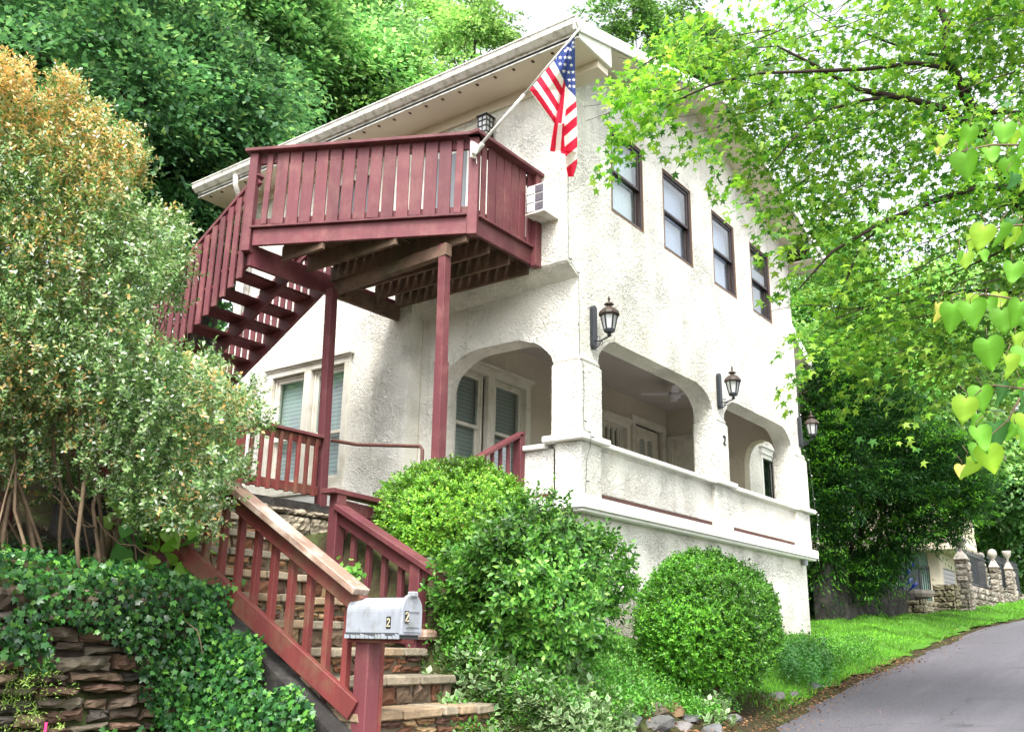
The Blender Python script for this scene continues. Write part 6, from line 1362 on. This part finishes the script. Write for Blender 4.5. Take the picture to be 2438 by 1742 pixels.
A, T, Nn, idx = sprigs(P, RG.normal(size=(n, 3))*.6+[0, 0, .6], .1, 9, .02); o = leafmesh('wispy_weed', A, T, Nn, .022, T_NARROW, palette(len(A), [(.2, .36, .06), (.32, .44, .1)], [1, 1], .2), M['leaf']); tag(o, 'fine yellow green weed at the very bottom left corner', 'plant')
# creeper on the right railing foot
n = 60; P = np.array([at(a, c, 6.15) for a, c in zip(RG.normal(832, 18, n), RG.normal(1365, 14, n))]); o = leafmesh('creeper', P, RG.normal(size=(n, 3))+[0, 0, -.3], RG.normal(size=(n, 3))*.5-CF, .045, T_IVY, palette(n, [(.12, .34, .05), (.2, .42, .08)], [1, 1], .2), M['leaf']); tag(o, 'small green creeper sprig by the foot of the short right railing', 'plant')
# rocks at the road edge
RK = [(1600, 1690, .16, (.30, .19, .10)), (1560, 1700, .13, (.22, .18, .13)), (1660, 1670, .14, (.16, .13, .11)), (1640, 1715, .12, (.20, .20, .20)), (1700, 1740, .15, (.24, .24, .25)), (1560, 1735, .13, (.18, .18, .17)), (1500, 1725, .12, (.15, .16, .16)), (1750, 1715, .12, (.25, .25, .25)), (1690, 1655, .13, (.13, .13, .12)), (1850, 1665, .13, (.26, .25, .25)), (1885, 1655, .10, (.28, .26, .25)), (1940, 1640, .12, (.22, .22, .24)), (1620, 1735, .1, (.3, .28, .27))]
words = ['flat tan rock', 'brown wedge rock', 'dark slab rock', 'grey rock chip', 'pale grey slab', 'dull grey rock', 'dark grey rock', 'light grey flat rock', 'blackish rock', 'grey rock', 'small pinkish rock', 'blue grey rock', 'tiny pale rock']
where = ['leaning in the weeds at the bank foot', 'left of the tan rock in the weeds', 'under the ball shrub edge', 'between the tan rock and the lone variegated plant', 'right under the lone variegated plant', 'at the bottom edge below the tan rock', 'leftmost, among the cream edged leaves', 'right of the lone variegated plant in the litter', 'highest, in shade below the ball shrub', 'in the litter below the low dark shrub', 'beside the grey rock under the low dark shrub', 'farthest right, at the asphalt edge', 'at the bottom edge between two slabs']
for i, (a, c, s_, cc) in enumerate(RK):
    g_ = gsample([(a-3, c-3), (a+3, c-3), (a+3, c+3), (a-3, c+3)], 3)
    if not len(g_): continue
    g_ = g_[0]; bm = bmesh.new(); bmesh.ops.create_icosphere(bm, subdivisions=2, radius=1); rr_ = random.Random(i)
    A_ = np.array([rr_.uniform(.9, 1.5), rr_.uniform(.7, 1.1), rr_.uniform(.28, .5)])*s_; ang = rr_.uniform(0, 3); nn = [Vector((rr_.gauss(0, 1), rr_.gauss(0, 1), rr_.gauss(0, 1))).normalized() for _ in range(9)]
    b = MB()
    for v in bm.verts:
        p = v.co.copy()
        for q in nn:
            d_ = p.dot(q)
            if d_ > .62: p -= q*(d_-.62)
        p = np.array(p)*A_; t = rr_.uniform(-.0, .02); x_, y_ = p[0]*math.cos(ang)-p[1]*math.sin(ang), p[0]*math.sin(ang)+p[1]*math.cos(ang)
        b.v.append((g_[0]+x_, g_[1]+y_, g_[2]+p[2]*(1)+x_*.25+.02)); b.c.append(tuple(np.array(cc)*.55))
    b.f = [tuple(v.index for v in f.verts) for f in bm.faces]; b.m = [0]*len(b.f); bm.free()
    tag(b.build('rock', M['stone'], attr=True), words[i]+' '+where[i], 'rock', 'loose rocks along the bank foot')
